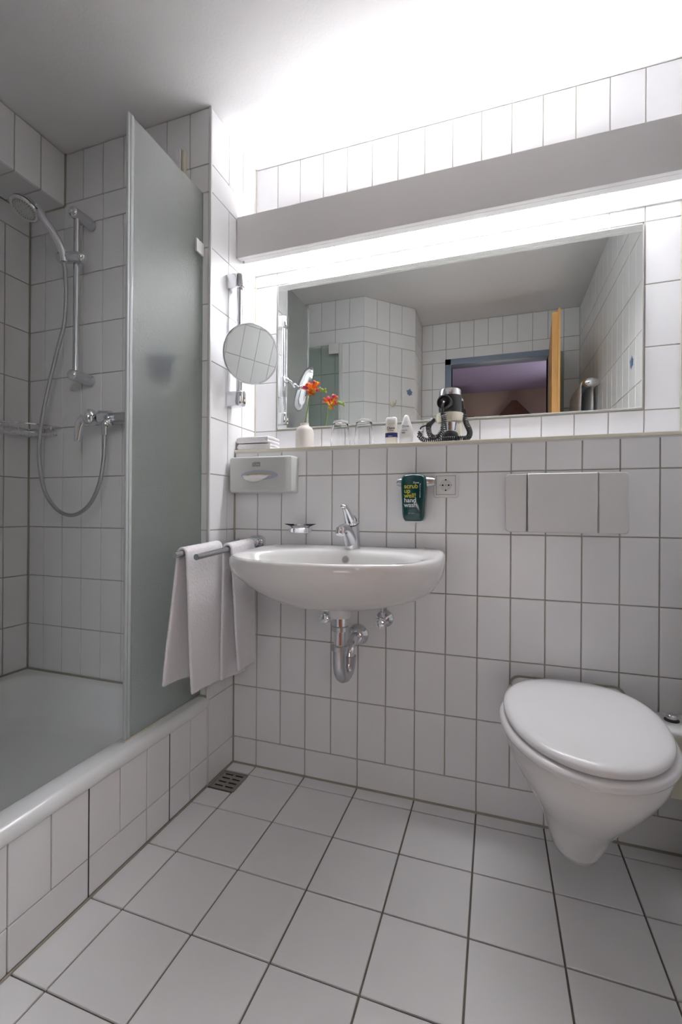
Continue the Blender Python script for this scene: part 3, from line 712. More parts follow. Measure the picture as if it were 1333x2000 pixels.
# angle valves
def valve(x, z, label):
    t = thing('angle_valve', label, 'valve', (x, 0, z), 'angle valves under the basin')
    P('rosette', B().lathe([(0.030, 0), (0.029, 0.005), (0.018, 0.014)], (x, -0.0005, z), (0, -1, 0), 32), M_chr, t)
    P('body', B().tube([(x, -0.006, z), (x, -0.05, z)], 0.0115, 18).tube([(x, -0.038, z), (x, -0.038, z + 0.03)], 0.0095, 16), M_chrs, t)
    g = B()
    for k in range(8):
        a = 2 * PI * k / 8
        g.tube([(x + 0.0125 * math.cos(a), -0.048, z - 0.002 + 0.0125 * math.sin(a)), (x + 0.0125 * math.cos(a), -0.068, z - 0.002 + 0.0125 * math.sin(a))], 0.0048, 8)
    g.lathe([(0.0135, 0), (0.0135, 0.021), (0.010, 0.0225)], (x, -0.047, z - 0.002), (0, -1, 0), 24)
    P('knob', g, M_chr, t)
    P('supply_tube', B().tube([(x, -0.038, z + 0.028), (x - 0.001, -0.038, z + 0.068)], 0.005, 12), M_chrs, t)
valve(0.497, 0.602, 'chrome angle valve under the basin, right of the siphon')
valve(0.300, 0.600, 'chrome angle valve under the basin, left of the siphon')
# soap dish
t = thing('soap_dish_holder', 'chrome wall bracket carrying the glass soap dish left of the tap', 'holder', (0.20, 0, 0.90))
cxs, cys = 0.207, -0.066
P('ring', B().lathe([(0.034, -0.016), (0.038, -0.013), (0.040, 0.0), (0.038, 0.002), (0.034, 0.002), (0.033, -0.010)], (cxs, cys, 0.908), (0, 0, 1), 40, caps=False), M_chr, t)
P('wall_mount', B().box(cxs - 0.013, cxs + 0.013, -0.032, -0.0008, 0.890, 0.911, 0.004), M_chr, t)
t = thing('soap_dish', 'small clear glass soap dish resting in its chrome bracket', 'dish', (cxs, cys, 0.90))
P('glass_bowl', B().lathe([(0.0, -0.006), (0.026, -0.005), (0.032, 0.003), (0.054, 0.0125), (0.0555, 0.0145), (0.052, 0.0145), (0.031, 0.006), (0.024, -0.002), (0.0, -0.003)], (cxs, cys, 0.910), (0, 0, 1), 44, caps=False), M_dish, t)

# ---------------------------------------------------------------- tissue dispenser
t = thing('tissue_dispenser', 'light grey wall mounted tissue box under the left end of the ledge', 'dispenser', (0.035, 0, 1.035))
def rr2(x0, x1, z0, z1, y, r, n=6):
    out = []
    for cx_, cz_, a0 in ((x1 - r, z1 - r, 0), (x0 + r, z1 - r, PI / 2), (x0 + r, z0 + r, PI), (x1 - r, z0 + r, 3 * PI / 2)):
        for k in range(n + 1):
            a = a0 + PI / 2 * k / n
            out.append(Vector((cx_ + r * math.cos(a), y, cz_ + r * math.sin(a))))
    return out
P('cover', B().rings([rr2(-0.092, 0.168, 1.034, 1.168, -0.0008, 0.008), rr2(-0.090, 0.167, 1.034, 1.168, -0.03, 0.009), rr2(-0.086, 0.163, 1.035, 1.167, -0.050, 0.009),
                      rr2(-0.083, 0.150, 1.037, 1.164, -0.0585, 0.009), rr2(-0.079, 0.141, 1.041, 1.160, -0.0605, 0.008)]), M_plg, t, ang=40)
def lens(cx_, cz_, w_, h_, y, n=28, up_=1.0, dn_=0.55):
    return [Vector((cx_ + w_ * math.cos(2 * PI * k / n), y, cz_ + h_ * math.sin(2 * PI * k / n) * (up_ if math.sin(2 * PI * k / n) > 0 else dn_))) for k in range(n)]
P('opening_rim', B().rings([lens(0.0405, 1.097, 0.075, 0.0195, -0.0600, dn_=0.8), lens(0.0405, 1.097, 0.075, 0.0195, -0.0615, dn_=0.8), lens(0.0405, 1.097, 0.070, 0.0165, -0.0622, dn_=0.8)], True, True), M_lens, t, label='bluish rim of the tissue slot')
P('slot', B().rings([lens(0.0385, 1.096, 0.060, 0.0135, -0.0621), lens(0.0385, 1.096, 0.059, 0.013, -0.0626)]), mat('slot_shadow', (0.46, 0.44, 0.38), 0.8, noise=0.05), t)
tp = [(-0.028, 0.006), (-0.012, 0.0), (0.010, 0.006), (0.035, 0.004), (0.056, 0.001), (0.090, 0.004)]
g = bmesh.new(); A_ = []
for i in range(25):
    q = i / 24; x = -0.030 + 0.118 * q
    zt = 1.0965 + 0.003 * math.sin(q * PI)
    zb = 1.0955 - 0.0225 * (math.sin(PI * min(q / 0.9, 1)) ** 0.6) * (1.15 - 0.55 * q)
    A_.append([g.verts.new((x + (0.002 if j else 0), -0.0628 - 0.010 * math.sin(PI * j / 5) * math.sin(PI * min(q, 1)) - 0.0015 * math.sin(q * 22 + j), zt + (zb - zt) * j / 5)) for j in range(6)])
for a, b in zip(A_, A_[1:]):
    for j in range(5): g.faces.new((a[j], a[j + 1], b[j + 1], b[j]))
P('tissue', g, M_tissue, t, ang=80)
P('logo_box', B().box(0.012, 0.044, -0.0608, -0.0603, 1.130, 1.1435).box(0.018, 0.044, -0.0608, -0.0603, 1.1445, 1.1458), M_grey, t, smooth=False)
text('lettering', 'TORK', 0.0112, Vector((0.0135, -0.0609, 1.1328)), FACE_Y, M_plg, t)

# ---------------------------------------------------------------- soap dispenser
t = thing('soap_dispenser', 'dark green hand wash bottle in a silver wall bracket right of the tap', 'dispenser', (0.598, 0, 0.945))
def trap(y, s_, ext=0.0):
    out = []
    for k in range(40):
        a = 2 * PI * k / 40; c, s2 = math.cos(a), math.sin(a)
        x = math.copysign(abs(c) ** (2 / 6.5), c); z = math.copysign(abs(s2) ** (2 / 6.5), s2)
        hw = 0.0360 + 0.0080 * (z + 1) / 2
        out.append(Vector((0.600 + x * hw * s_, y, 1.0115 + z * 0.0750 * (1 - (1 - s_) * 0.4) + (0.006 * (1 - x * x) if z > 0.6 else 0))))
    return out
P('bottle', B().rings([trap(-0.008, 0.90), trap(-0.012, 0.98), trap(-0.030, 1.0), trap(-0.045, 0.99), trap(-0.053, 0.92), trap(-0.0565, 0.80)]), M_green, t, ang=50)
P('bracket', B().lathe([(0.010, 0), (0.013, 0.005), (0.0165, 0.026)], (0.541, -0.024, 1.066), (1, 0, 0), 20).lathe([(0.012, 0), (0.015, 0.005), (0.0185, 0.028)], (0.667, -0.024, 1.066), (-1, 0, 0), 20)
  .box(0.55, 0.65, -0.020, -0.0008, 1.058, 1.078, 0.004), M_chrs, t)
P('spout', B().box(0.588, 0.606, -0.036, -0.018, 0.925, 0.940, 0.002).box(0.572, 0.628, -0.048, -0.012, 0.933, 0.940, 0.003), M_plw, t)
ty_ = -0.0570
for i, (s_, m_) in enumerate((('scrub', M_yel), ('up', M_yel), ('well!', M_yel), ('hand', M_wht), ('wash', M_wht))):
    text('lettering', s_, 0.0210, Vector((0.5708, ty_, 1.0445 - i * 0.0152)), FACE_Y, m_, t, sx=0.98)
text('lettering', 'Dove', 0.0085, Vector((0.6005, ty_, 1.0600)), FACE_Y, M_wht, t)
text('lettering', 'like we all want hands', 0.0052, Vector((0.6215, ty_, 1.0600)), FACE_Y @ Matrix.Rotation(-PI / 2, 3, 'Z'), M_wht, t)
text('lettering', '200ml 6.8fl oz', 0.0040, Vector((0.585, ty_, 0.962)), FACE_Y, M_wht, t)

# ---------------------------------------------------------------- socket
t = thing('wall_socket', 'white square power socket in the tiles right of the green dispenser', 'socket', (0.6995, 0, 1.0555))
SXc, SZ = 0.6995, 1.0555
P('frame', B().rings([rr2(SXc - 0.0405 + e, SXc + 0.0405 - e, SZ - 0.0405 + e, SZ + 0.0405 - e, y, 0.009) for y, e in ((-0.0006, 0), (-0.006, 0), (-0.0085, 0.0015), (-0.0095, 0.004))]), M_plw, t, ang=50)
P('insert', B().box(SXc - 0.030, SXc + 0.030, -0.0125, -0.0085, SZ - 0.030, SZ + 0.030, 0.002, 2), M_plw, t)
P('insert_gap', B().box(SXc - 0.0315, SXc + 0.0315, -0.0100, -0.0090, SZ - 0.0315, SZ + 0.0315), M_grey, t, smooth=False)
P('recess', B().lathe([(0.0190, 0), (0.0190, 0.0006)], (SXc, -0.0124, SZ), (0, -1, 0), 40), M_plg, t)
for dx, dz, r_, m_ in ((-0.0095, 0, 0.003, M_dark), (0.0095, 0, 0.003, M_dark), (0, 0, 0.0026, M_steel), (0, 0.0175, 0.0026, M_dark), (0, -0.0165, 0.0026, M_dark), (-0.0185, 0, 0.002, M_steel), (0.0185, 0, 0.002, M_steel)):
    P('pin_hole', B().lathe([(r_, 0), (r_, 0.0005)], (SXc + dx, -0.0130, SZ + dz), (0, -1, 0), 14), m_, t)

# ---------------------------------------------------------------- flush plate
t = thing('flush_plate', 'wide white flush plate with two slits above the toilet', 'flush plate', (1.05, 0, 0.905))
FZ0, FZ1 = 0.907, 1.088
def plate(x0, x1, yf, rl, rr_):
    n = 6; out = []
    for y, e in ((-0.0008, 0), (yf + 0.004, 0), (yf, 0.003)):
        ring = []
        for cx_, cz_, r_, a0 in ((x1, FZ1, rr_, 0), (x0, FZ1, rl, PI / 2), (x0, FZ0, rl, PI), (x1, FZ0, rr_, 3 * PI / 2)):
            sx_ = -1 if a0 in (0, 3 * PI / 2) else 1; sz_ = -1 if a0 in (0, PI / 2) else 1
            for k in range(n + 1):
                a = a0 + PI / 2 * k / n
                ring.append(Vector((cx_ + sx_ * (r_ + e) + r_ * math.cos(a), y, cz_ + sz_ * (r_ + e) + r_ * math.sin(a))))
        out.append(ring)
    return B().rings(out)
P('side_panel', plate(0.882, 0.9455, -0.018, 0.012, 0.001), M_plw, t)
P('flush_button', plate(0.9475, 1.1385, -0.024, 0.001, 0.001), M_plw, t)
P('side_panel', plate(1.1410, 1.2205, -0.018, 0.001, 0.012), M_plw, t)
P('gap', B().box(0.94, 1.145, -0.008, -0.001, FZ0 + 0.004, FZ1 - 0.004), M_dark, t, smooth=False)

# ---------------------------------------------------------------- toilet
TX = 1.058
t = thing('toilet', 'white wall hung toilet with closed lid on the tiled wall', 'toilet', (TX, 0, 0.09))
lv = [(0.088, 0.03, 0.03, 0.05, 2, 2, -0.215), (0.093, 0.047, 0.055, 0.09, 2, 2.2, -0.21), (0.112, 0.060, 0.078, 0.30, 2.1, 3, -0.20), (0.150, 0.072, 0.105, 0.32, 2.1, 3, -0.20), (0.200, 0.088, 0.140, 0.32, 2.1, 3, -0.205), (0.250, 0.110, 0.185, 0.32, 2.1, 3, -0.21),
      (0.300, 0.137, 0.228, 0.32, 2.1, 3, -0.22), (0.350, 0.160, 0.258, 0.34, 2.1, 3, -0.235), (0.395, 0.176, 0.276, 0.36, 2.1, 3, -0.25), (0.420, 0.182, 0.281, 0.36, 2.1, 3, -0.25), (0.428, 0.180, 0.279, 0.36, 2.1, 3, -0.25), (0.430, 0.10, 0.2, 0.2, 2.1, 3, -0.25)]
P('bowl', B().rings(brings(lv, cx=TX)), M_cer, t, ang=60)
def brk(y): return [Vector((TX + x, y, z)) for x, z in ()]
def backring(y, w_, z1, r=0.03):
    return [Vector((p.x, y, p.z)) for p in rr2(TX - w_, TX + w_, 0.33, z1, y, r)]
P('rear_deck', B().rings([backring(-0.0006, 0.156, 0.454), backring(-0.03, 0.156, 0.448), backring(-0.07, 0.155, 0.436), backring(-0.10, 0.14, 0.425)]), M_cer, t, ang=50)
P('wall_gasket', B().rings([[Vector((p.x, -0.0004, p.z)) for p in rr2(TX - 0.161, TX + 0.161, 0.325, 0.459, 0, 0.032)], [Vector((p.x, -0.004, p.z)) for p in rr2(TX - 0.161, TX + 0.161, 0.325, 0.459, 0, 0.032)]]), M_sil, t, label='grey sealant line at the wall')
def egg(z, a, bf, bb, e=0.0, yc=-0.265, nb=2.35):
    return [Vector((*sup(2 * PI * k / 96, a - e, bf - e, bb - e, 2.02, nb, TX, yc), z)) for k in range(96)]
P('seat', B().rings([egg(0.4315, 0.192, 0.279, 0.20, 0.010), egg(0.434, 0.192, 0.279, 0.20, 0.003), egg(0.4405, 0.192, 0.279, 0.20, 0), egg(0.448, 0.192, 0.279, 0.20, 0.003), egg(0.4525, 0.192, 0.279, 0.20, 0.010), egg(0.4540, 0.192, 0.279, 0.20, 0.02)]), M_seat, t, ang=60)
LB = dict(yc=-0.258, nb=2.35)
P('lid', B().rings([egg(0.4548, 0.182, 0.276, 0.222, 0.010, **LB), egg(0.457, 0.182, 0.276, 0.222, 0.003, **LB), egg(0.463, 0.182, 0.276, 0.222, 0, **LB), egg(0.470, 0.182, 0.276, 0.222, 0.003, **LB), egg(0.476, 0.182, 0.276, 0.222, 0.012, **LB), egg(0.4785, 0.182, 0.276, 0.222, 0.028, **LB), egg(0.4795, 0.182, 0.276, 0.222, 0.06, **LB)]), M_seat, t, ang=60)
for s_ in (-1, 1):
    P('hinge', B().lathe([(0.011, 0), (0.012, 0.002), (0.012, 0.022), (0.009, 0.026)], (TX + s_ * 0.075, -0.058, 0.430), (0, 0, 1), 20), M_seat, t)
# wall bin beside the toilet
t = thing('hygiene_bin', 'cream wall bin with chrome push knob in the corner beside the toilet', 'bin', (1.335, 0, 0.25))
P('body', B().rings([rrect(1.275, 1.392, -0.115, -0.001, 0.22, 0.02, 5), rrect(1.270, 1.394, -0.122, -0.001, 0.26, 0.03, 5), rrect(1.268, 1.395, -0.126, -0.001, 0.385, 0.035, 5)]), M_cream, t, ang=50)
P('lid', B().rings([rrect(1.266, 1.396, -0.129, -0.001, 0.3855, 0.036, 5), rrect(1.266, 1.396, -0.129, -0.001, 0.394, 0.036, 5), rrect(1.270, 1.393, -0.124, -0.003, 0.400, 0.033, 5), rrect(1.29, 1.38, -0.105, -0.02, 0.402, 0.02, 5)]), M_plw, t, ang=50)
P('knob_ring', B().lathe([(0.018, 0), (0.018, 0.003), (0.015, 0.005)], (1.313, -0.058, 0.4015), (0, 0, 1), 28), M_blk, t)
P('knob', B().lathe([(0.0125, 0), (0.0135, 0.002), (0.0135, 0.012), (0.011, 0.0145)], (1.313, -0.058, 0.405), (0, 0, 1), 28), M_chr, t)

# ---------------------------------------------------------------- floor drain
t = thing('floor_drain', 'small square metal floor drain grate by the tiled corner', 'drain', (-0.04, -0.117, 0))
P('frame', B().box(-0.093, 0.007, -0.1665, -0.1625, -0.004, 0.002).box(-0.093, 0.007, -0.0715, -0.0675, -0.004, 0.002).box(-0.093, -0.089, -0.1625, -0.0715, -0.004, 0.002).box(0.003, 0.007, -0.1625, -0.0715, -0.004, 0.002), M_steel, t, smooth=False)
g = B(); xs = [-0.0885, -0.079, -0.0475, -0.038, -0.0065, 0.0025]
ys = [-0.162]
for k in range(4): ys += [-0.1515 + 0.0225 * k, -0.1445 + 0.0225 * k]
ys.append(-0.072)
for x0, x1 in ((xs[0], xs[1]), (xs[2], xs[3]), (xs[4], xs[5])): g.box(x0, x1, ys[0], ys[-1], -0.002, 0.0014)
for k in range(0, 10, 2):
    for x0, x1 in ((xs[1], xs[2]), (xs[3], xs[4])): g.box(x0 , x1, ys[k], ys[k + 1], -0.002, 0.0014)
P('grate', g, M_steel, t, smooth=False)
P('dark_pit', B().box(-0.0885, 0.0025, -0.162, -0.072, -0.0045, -0.003), M_dark, t, smooth=False)

# ---------------------------------------------------------------- things on the ledge
ZL = 1.2002
def face_cloth(x0, x1, y0, y1, z0, h, label, rz):
    b = B(); N = 14; g = bmesh.new()
    # a folded cloth: rounded left fold, two leaves joined at the front
    sec = []
    for k in range(9):
        a = PI / 2 + PI * k / 8; sec.append((x0 + h / 2 + h / 2 * math.cos(a), z0 + h / 2 + h / 2 * math.sin(a)))
    sec += [(x1 - 0.004, z0), (x1, z0 + 0.003), (x1 - 0.001, z0 + h * 0.42), (x1 - 0.010, z0 + h * 0.5), (x1 - 0.001, z0 + h * 0.58), (x1, z0 + h - 0.003), (x1 - 0.004, z0 + h)]
    rr_ = []
    for k in range(N + 1):
        v = k / N; y = y0 + (y1 - y0) * v
        e = 0.0015 * math.sin(v * 9 + z0 * 300)
        sq = 1 - 0.10 * (abs(2 * v - 1) ** 6)
        rr_.append([Vector((x0 + (x - x0) * 1.0 + e, y, z0 + (z - z0) * sq)) for x, z in sec])
    g2 = B().rings(rr_)
    c = Vector(((x0 + x1) / 2, (y0 + y1) / 2, 0))
    bmesh.ops.transform(g2.m, matrix=Matrix.Translation(c) @ Matrix.Rotation(rz, 4, 'Z') @ Matrix.Translation(-c), verts=g2.m.verts)
    o = P('face_cloth', g2, M_terry, ang=70)
    o.modifiers.new('bev', 'BEVEL').width = 0.0015
    return tag(o, label, 'towel', 'folded face cloths on the ledge')
face_cloth(-0.094, 0.048, 0.004, 0.092, ZL + 0.0022, 0.023, 'white folded face cloth, lower one of the pile on the ledge', 0.03)
face_cloth(-0.095, 0.046, 0.002, 0.090, ZL + 0.0275, 0.025, 'white folded face cloth, upper one of the pile on the ledge', -0.04)

t = thing('bud_vase', 'small matt white bud vase on the ledge holding one flower stem', 'vase', (0.170, 0.050, ZL))
VX, VY = 0.171, 0.050
P('body', B().lathe([(0.030, 0.0), (0.0335, 0.003), (0.0345, 0.012), (0.0345, 0.060), (0.0335, 0.070), (0.029, 0.080), (0.021, 0.0865), (0.0170, 0.089), (0.0158, 0.092), (0.0165, 0.097), (0.0168, 0.0985), (0.0145, 0.0985), (0.013, 0.092), (0.012, 0.06)], (VX, VY, ZL), (0, 0, 1), 48), M_vase, t, ang=60)
t = thing('freesia', 'orange and red freesia stem standing in the white vase', 'flower', (VX, VY, ZL + 0.03))
tipp = Vector((0.192, 0.046, 1.402))
P('stem', B().tube(smoothpath([(VX - 0.006, VY, ZL + 0.062), (VX + 0.004, VY - 0.002, ZL + 0.11), (0.184, 0.047, 1.355), tipp], 6), 0.0022, 8)
  .tube(smoothpath([tipp, (0.212, 0.044, 1.408), (0.240, 0.042, 1.414), (0.254, 0.041, 1.412)], 5), 0.0014, 6), M_stem, t)
def petal(base, d, L, W, cup=0.35, twist=0.0):
    d = Vector(d).normalized(); u, v = frame_of(d)
    u, v = u * math.cos(twist) + v * math.sin(twist), v * math.cos(twist) - u * math.sin(twist)
    g = bmesh.new(); G = []
    for i in range(7):
        q = i / 6; w_ = W * math.sin(PI * (0.12 + 0.80 * q) ** 0.9); row = []
        for j in range(5):
            s_ = j / 2 - 1
            p = Vector(base) + d * L * q + u * w_ * s_ + v * (cup * W * s_ * s_ + L * 0.25 * q * q)
            row.append(g.verts.new(p))
        G.append(row)
    for a, b in zip(G, G[1:]):
        for j in range(4): g.faces.new((a[j], a[j + 1], b[j + 1], b[j]))
    return g
def bloom(c, d, sc, mats, n=6, open_=0.75):
    d = Vector(d).normalized(); u, v = frame_of(d)
    P('flower_tube', B().tube([Vector(c) - d * 0.018 * sc, Vector(c) - d * 0.006 * sc, Vector(c) + d * 0.004 * sc], [0.0018 * sc, 0.0035 * sc, 0.0065 * sc], 10, False), M_pety, t)
    for k in range(n):
        a = 2 * PI * k / n
        rad = u * math.cos(a) + v * math.sin(a)
        dd = (d * (1 - open_ * 0.55) + rad * open_)
        o = P('petal', petal(Vector(c) + rad * 0.003 * sc, dd, 0.0195 * sc, 0.0105 * sc, 0.45, a * 0 + 0.0), mats[k % len(mats)], t)
        sm = o.modifiers.new('thick', 'SOLIDIFY'); sm.thickness = 0.0006
bloom((0.188, 0.042, 1.424), (-0.55, -0.35, 0.75), 1.15, [M_pet, M_petp, M_pet])
bloom((0.208, 0.038, 1.420), (0.10, -0.75, 0.35), 1.05, [M_pety, M_pet])
bloom((0.216, 0.044, 1.434), (0.35, -0.1, 0.95), 0.95, [M_petp, M_pet, M_pety])
bloom((0.200, 0.040, 1.408), (0.25, -0.7, -0.15), 0.8, [M_pet, M_pety])
for p_, r_, m_ in (((0.226, 0.042, 1.418), 0.0058, M_petp), ((0.235, 0.042, 1.421), 0.0052, M_bud), ((0.243, 0.041, 1.417), 0.0048, M_bud), ((0.251, 0.041, 1.413), 0.0042, M_bud), ((0.257, 0.040, 1.418), 0.0036, M_bud), ((0.259, 0.040, 1.408), 0.0036, M_bud)):
    P('bud', B().ball(p_, r_, (1.1, 0.8, 1.4), 10), m_, t)

def tumbler(x, y, label):
    t = thing('tumbler', label, 'glass', (x, y, ZL), 'upturned tumblers on the ledge')
    P('glass', B().lathe([(0.0001, 0.0985), (0.020, 0.0990), (0.0225, 0.1005), (0.0262, 0.0985), (0.0280, 0.094), (0.0300, 0.080), (0.0335, 0.045), (0.0345, 0.032), (0.0358, 0.030), (0.0365, 0.004), (0.0360, 0.0005),
        (0.0347, 0.0005), (0.0340, 0.004), (0.0335, 0.028), (0.0322, 0.034), (0.0312, 0.045), (0.0275, 0.080), (0.0255, 0.088), (0.0215, 0.0905), (0.0001, 0.0900)], (x, y, ZL + 0.0003), (0, 0, 1), 56, caps=False), M_glass, t, ang=50)
    return t
tumbler(0.3115, 0.055, 'upturned clear glass tumbler next to the vase')
tumbler(0.4020, 0.055, 'upturned clear glass tumbler next to the cream bottle')

def oval(z, a, b, cx_, cy_, n=36, p=2.0):
    return [Vector((cx_ + a * math.copysign(abs(math.cos(2 * PI * k / n)) ** (2 / p), math.cos(2 * PI * k / n)), cy_ + b * math.copysign(abs(math.sin(2 * PI * k / n)) ** (2 / p), math.sin(2 * PI * k / n)), ZL + z)) for k in range(n)]
M_creamb = mat('pearl_cream_plastic', (0.82, 0.78, 0.68), 0.3, noise=0.01)
t = thing('shampoo_bottle', 'small cream flip cap bottle with a navy band on the ledge', 'bottle', (0.503, 0.055, ZL))
cx_, cy_ = 0.503, 0.055
P('body', B().rings([oval(z, a, b, cx_, cy_, p=2.6) for z, a, b in ((0.0003, 0.020, 0.012), (0.003, 0.0218, 0.0135), (0.04, 0.0215, 0.0135), (0.078, 0.0205, 0.0130))]), M_creamb, t, ang=60)
P('cap', B().rings([oval(z, a, b, cx_, cy_, p=2.6) for z, a, b in ((0.0785, 0.0195, 0.0125), (0.0795, 0.0202, 0.0128), (0.098, 0.0195, 0.0122), (0.1015, 0.017, 0.010), (0.102, 0.012, 0.006))]), M_plw, t, ang=50)
P('label_band', B().rings([oval(z, a + 0.0003, b + 0.0003, cx_, cy_, p=2.6) for z, a, b in ((0.030, 0.0216, 0.0135), (0.046, 0.0214, 0.0135))], False, False), M_navy, t, label='navy band with pale swash')
text('lettering', 'Dove', 0.0130, Vector((cx_ - 0.0135, cy_ - 0.0142, ZL + 0.058)), FACE_Y, M_navy, t)
text('lettering', 'hair therapy', 0.0048, Vector((cx_ - 0.0120, cy_ - 0.0142, ZL + 0.052)), FACE_Y, M_gold, t)
text('lettering', 'shampoo', 0.0040, Vector((cx_ - 0.0085, cy_ - 0.0145, ZL + 0.0330)), FACE_Y, M_wht, t)
t = thing('lotion_bottle', 'small white drop shaped bottle between the cream bottle and the dryer', 'bottle', (0.557, 0.055, ZL))
cx_ = 0.556
P('body', B().rings([oval(z, a, b, cx_, cy_) for z, a, b in ((0.0003, 0.021, 0.013), (0.003, 0.0235, 0.015), (0.03, 0.0245, 0.0155), (0.050, 0.0235, 0.015), (0.068, 0.0195, 0.013), (0.082, 0.0152, 0.011))]), M_plw, t, ang=60)
P('cap', B().rings([oval(z, a, b, cx_, cy_) for z, a, b in ((0.0825, 0.0146, 0.0105), (0.092, 0.0118, 0.0088), (0.101, 0.0088, 0.0068), (0.106, 0.0060, 0.0045), (0.1075, 0.003, 0.002))]), M_plw, t, ang=50)
text('lettering', 'Dove', 0.0115, Vector((cx_ - 0.0135, cy_ - 0.0160, ZL + 0.062)), FACE_Y, M_grey, t)
text('lettering', 'body lotion', 0.0044, Vector((cx_ - 0.0135, cy_ - 0.0164, ZL + 0.050)), FACE_Y, M_navy, t)
P('label_box', B().box(cx_ - 0.0135, cx_ - 0.0015, cy_ - 0.0162, cy_ - 0.0156, ZL + 0.041, ZL + 0.0455), M_grey, t, smooth=False)

# hair dryer and its wall cradle
HX, HY = 0.7035, 0.078
t = thing('dryer_holder', 'cream plastic wall cradle gripping the hair dryer on the ledge', 'holder', (HX, 0.12, ZL))
P('ring', B().lathe([(0.0405, 0), (0.0440, 0.002), (0.0455, 0.024), (0.0445, 0.030), (0.0405, 0.0305), (0.0400, 0.028)], (HX, HY, 1.276), (0, 0, 1), 44, caps=False)
  .lathe([(0.0400, 0.028), (0.0385, 0.003), (0.0405, 0)], (HX, HY, 1.276), (0, 0, 1), 44, caps=False), M_cream, t)
P('stalk', B().box(HX + 0.012, HX + 0.034, 0.128, 0.146, ZL + 0.0005, 1.300, 0.004), M_cream, t)
P('foot', B().box(HX - 0.02, HX + 0.040, 0.10, 0.148, ZL + 0.0002, ZL + 0.006, 0.002), M_cream, t)
t = thing('hair_dryer', 'black and chrome travel hair dryer standing upright in its cream cradle', 'hair dryer', (HX, HY, ZL))
P('motor_cap', B().lathe([(0.0372, 0), (0.0372, 0.017), (0.0355, 0.022), (0.030, 0.0245), (0.0, 0.025)], (HX, HY, 1.366), (0, 0, 1), 44, caps=False), M_chr, t)
P('barrel', B().lathe([(0.0365, 0.0), (0.0385, 0.010), (0.0392, 0.055), (0.0385, 0.060), (0.0375, 0.0605)], (HX, HY, 1.3065), (0, 0, 1), 44), M_blk, t)
P('nozzle_tube', B().lathe([(0.0225, 0), (0.0250, 0.003), (0.0285, 0.060), (0.0360, 0.064)], (HX, HY, 1.243), (0, 0, 1), 40), M_chr, t)
P('nozzle_tip', B().lathe([(0.0275, 0.0), (0.0290, 0.003), (0.0275, 0.026), (0.0235, 0.031)], (HX, HY, 1.2115), (0, 0, 1), 36), M_blk, t)
hx, hz = HX - 0.011, 1.335
P('handle', B().lathe([(0.0255, -0.005), (0.0240, 0.012), (0.0242, 0.028), (0.0225, 0.032), (0.0185, 0.033), (0.0165, 0.026), (0.0100, 0.022), (0.0, 0.022)], (hx, HY - 0.032, hz), (-0.12, -1, 0), 36, caps=False), M_blk, t)
def coil(path, rad=0.0062, wire=0.0019, pitch=0.0052, kk=10):
    pts = [Vector(p) for p in path]; out = []
    ph = 0.0; u = None
    dense = smoothpath(pts, 24)
    L = 0
    for i in range(len(dense) - 1):
        a, b = dense[i], dense[i + 1]; d = (b - a); l = d.length; d = d.normalized()
        if u is None: u, _ = frame_of(d)
        u = (u - d * u.dot(d)).normalized(); v = d.cross(u)
        n = max(1, int(l / pitch * kk + 0.5))
        for k in range(n):
            ph += 2 * PI * (l / n) / pitch
            out.append(a + (b - a) * (k / n) + (u * math.cos(ph) + v * math.sin(ph)) * rad)
    return out
fy = HY - 0.068
P('cord_sleeve', B().tube(smoothpath([(hx - 0.002, fy + 0.014, hz), (hx - 0.003, fy - 0.004, hz - 0.004), (hx - 0.006, fy - 0.012, hz - 0.022), (hx - 0.006, fy - 0.010, hz - 0.045)], 5), 0.0042, 10), M_blk, t)
c1 = coil([(hx - 0.004, fy - 0.010, hz - 0.040), (hx - 0.001, fy - 0.011, 1.270), (hx - 0.006, fy - 0.011, 1.240), (hx - 0.022, fy - 0.011, 1.216), (hx - 0.045, fy - 0.010, 1.222), (hx - 0.052, fy - 0.004, 1.255), (hx - 0.045, HY - 0.020, 1.285)], 0.0075, 0.0023, 0.0062, 9)
P('coiled_cord', B().tube(c1, 0.0023, 5), M_blk, t)
c2 = coil([(HX + 0.046, HY + 0.0, 1.300), (HX + 0.055, HY - 0.010, 1.270), (HX + 0.068, HY - 0.030, 1.235), (HX + 0.060, HY - 0.050, 1.2125), (HX + 0.030, HY - 0.060, 1.2115), (HX - 0.03, HY - 0.056, 1.2110), (HX - 0.075, HY - 0.05, 1.2115), (HX - 0.096, HY - 0.05, 1.226), (HX - 0.092, HY - 0.05, 1.243)], 0.0075, 0.0023, 0.0066, 9)
P('coiled_cord', B().tube(c2, 0.0023, 5), M_blk, t)
P('cord', B().tube(smoothpath([(HX - 0.094, HY - 0.050, 1.250), (HX - 0.090, HY - 0.048, 1.258), (HX - 0.070, HY - 0.040, 1.266), (HX - 0.050, HY - 0.020, 1.280)], 5), 0.0026, 8)
  .tube(smoothpath([(HX + 0.046, HY + 0.0, 1.300), (HX + 0.043, HY + 0.006, 1.33), (HX + 0.040, HY + 0.008, 1.35)], 5), 0.0026, 8), M_blk, t)

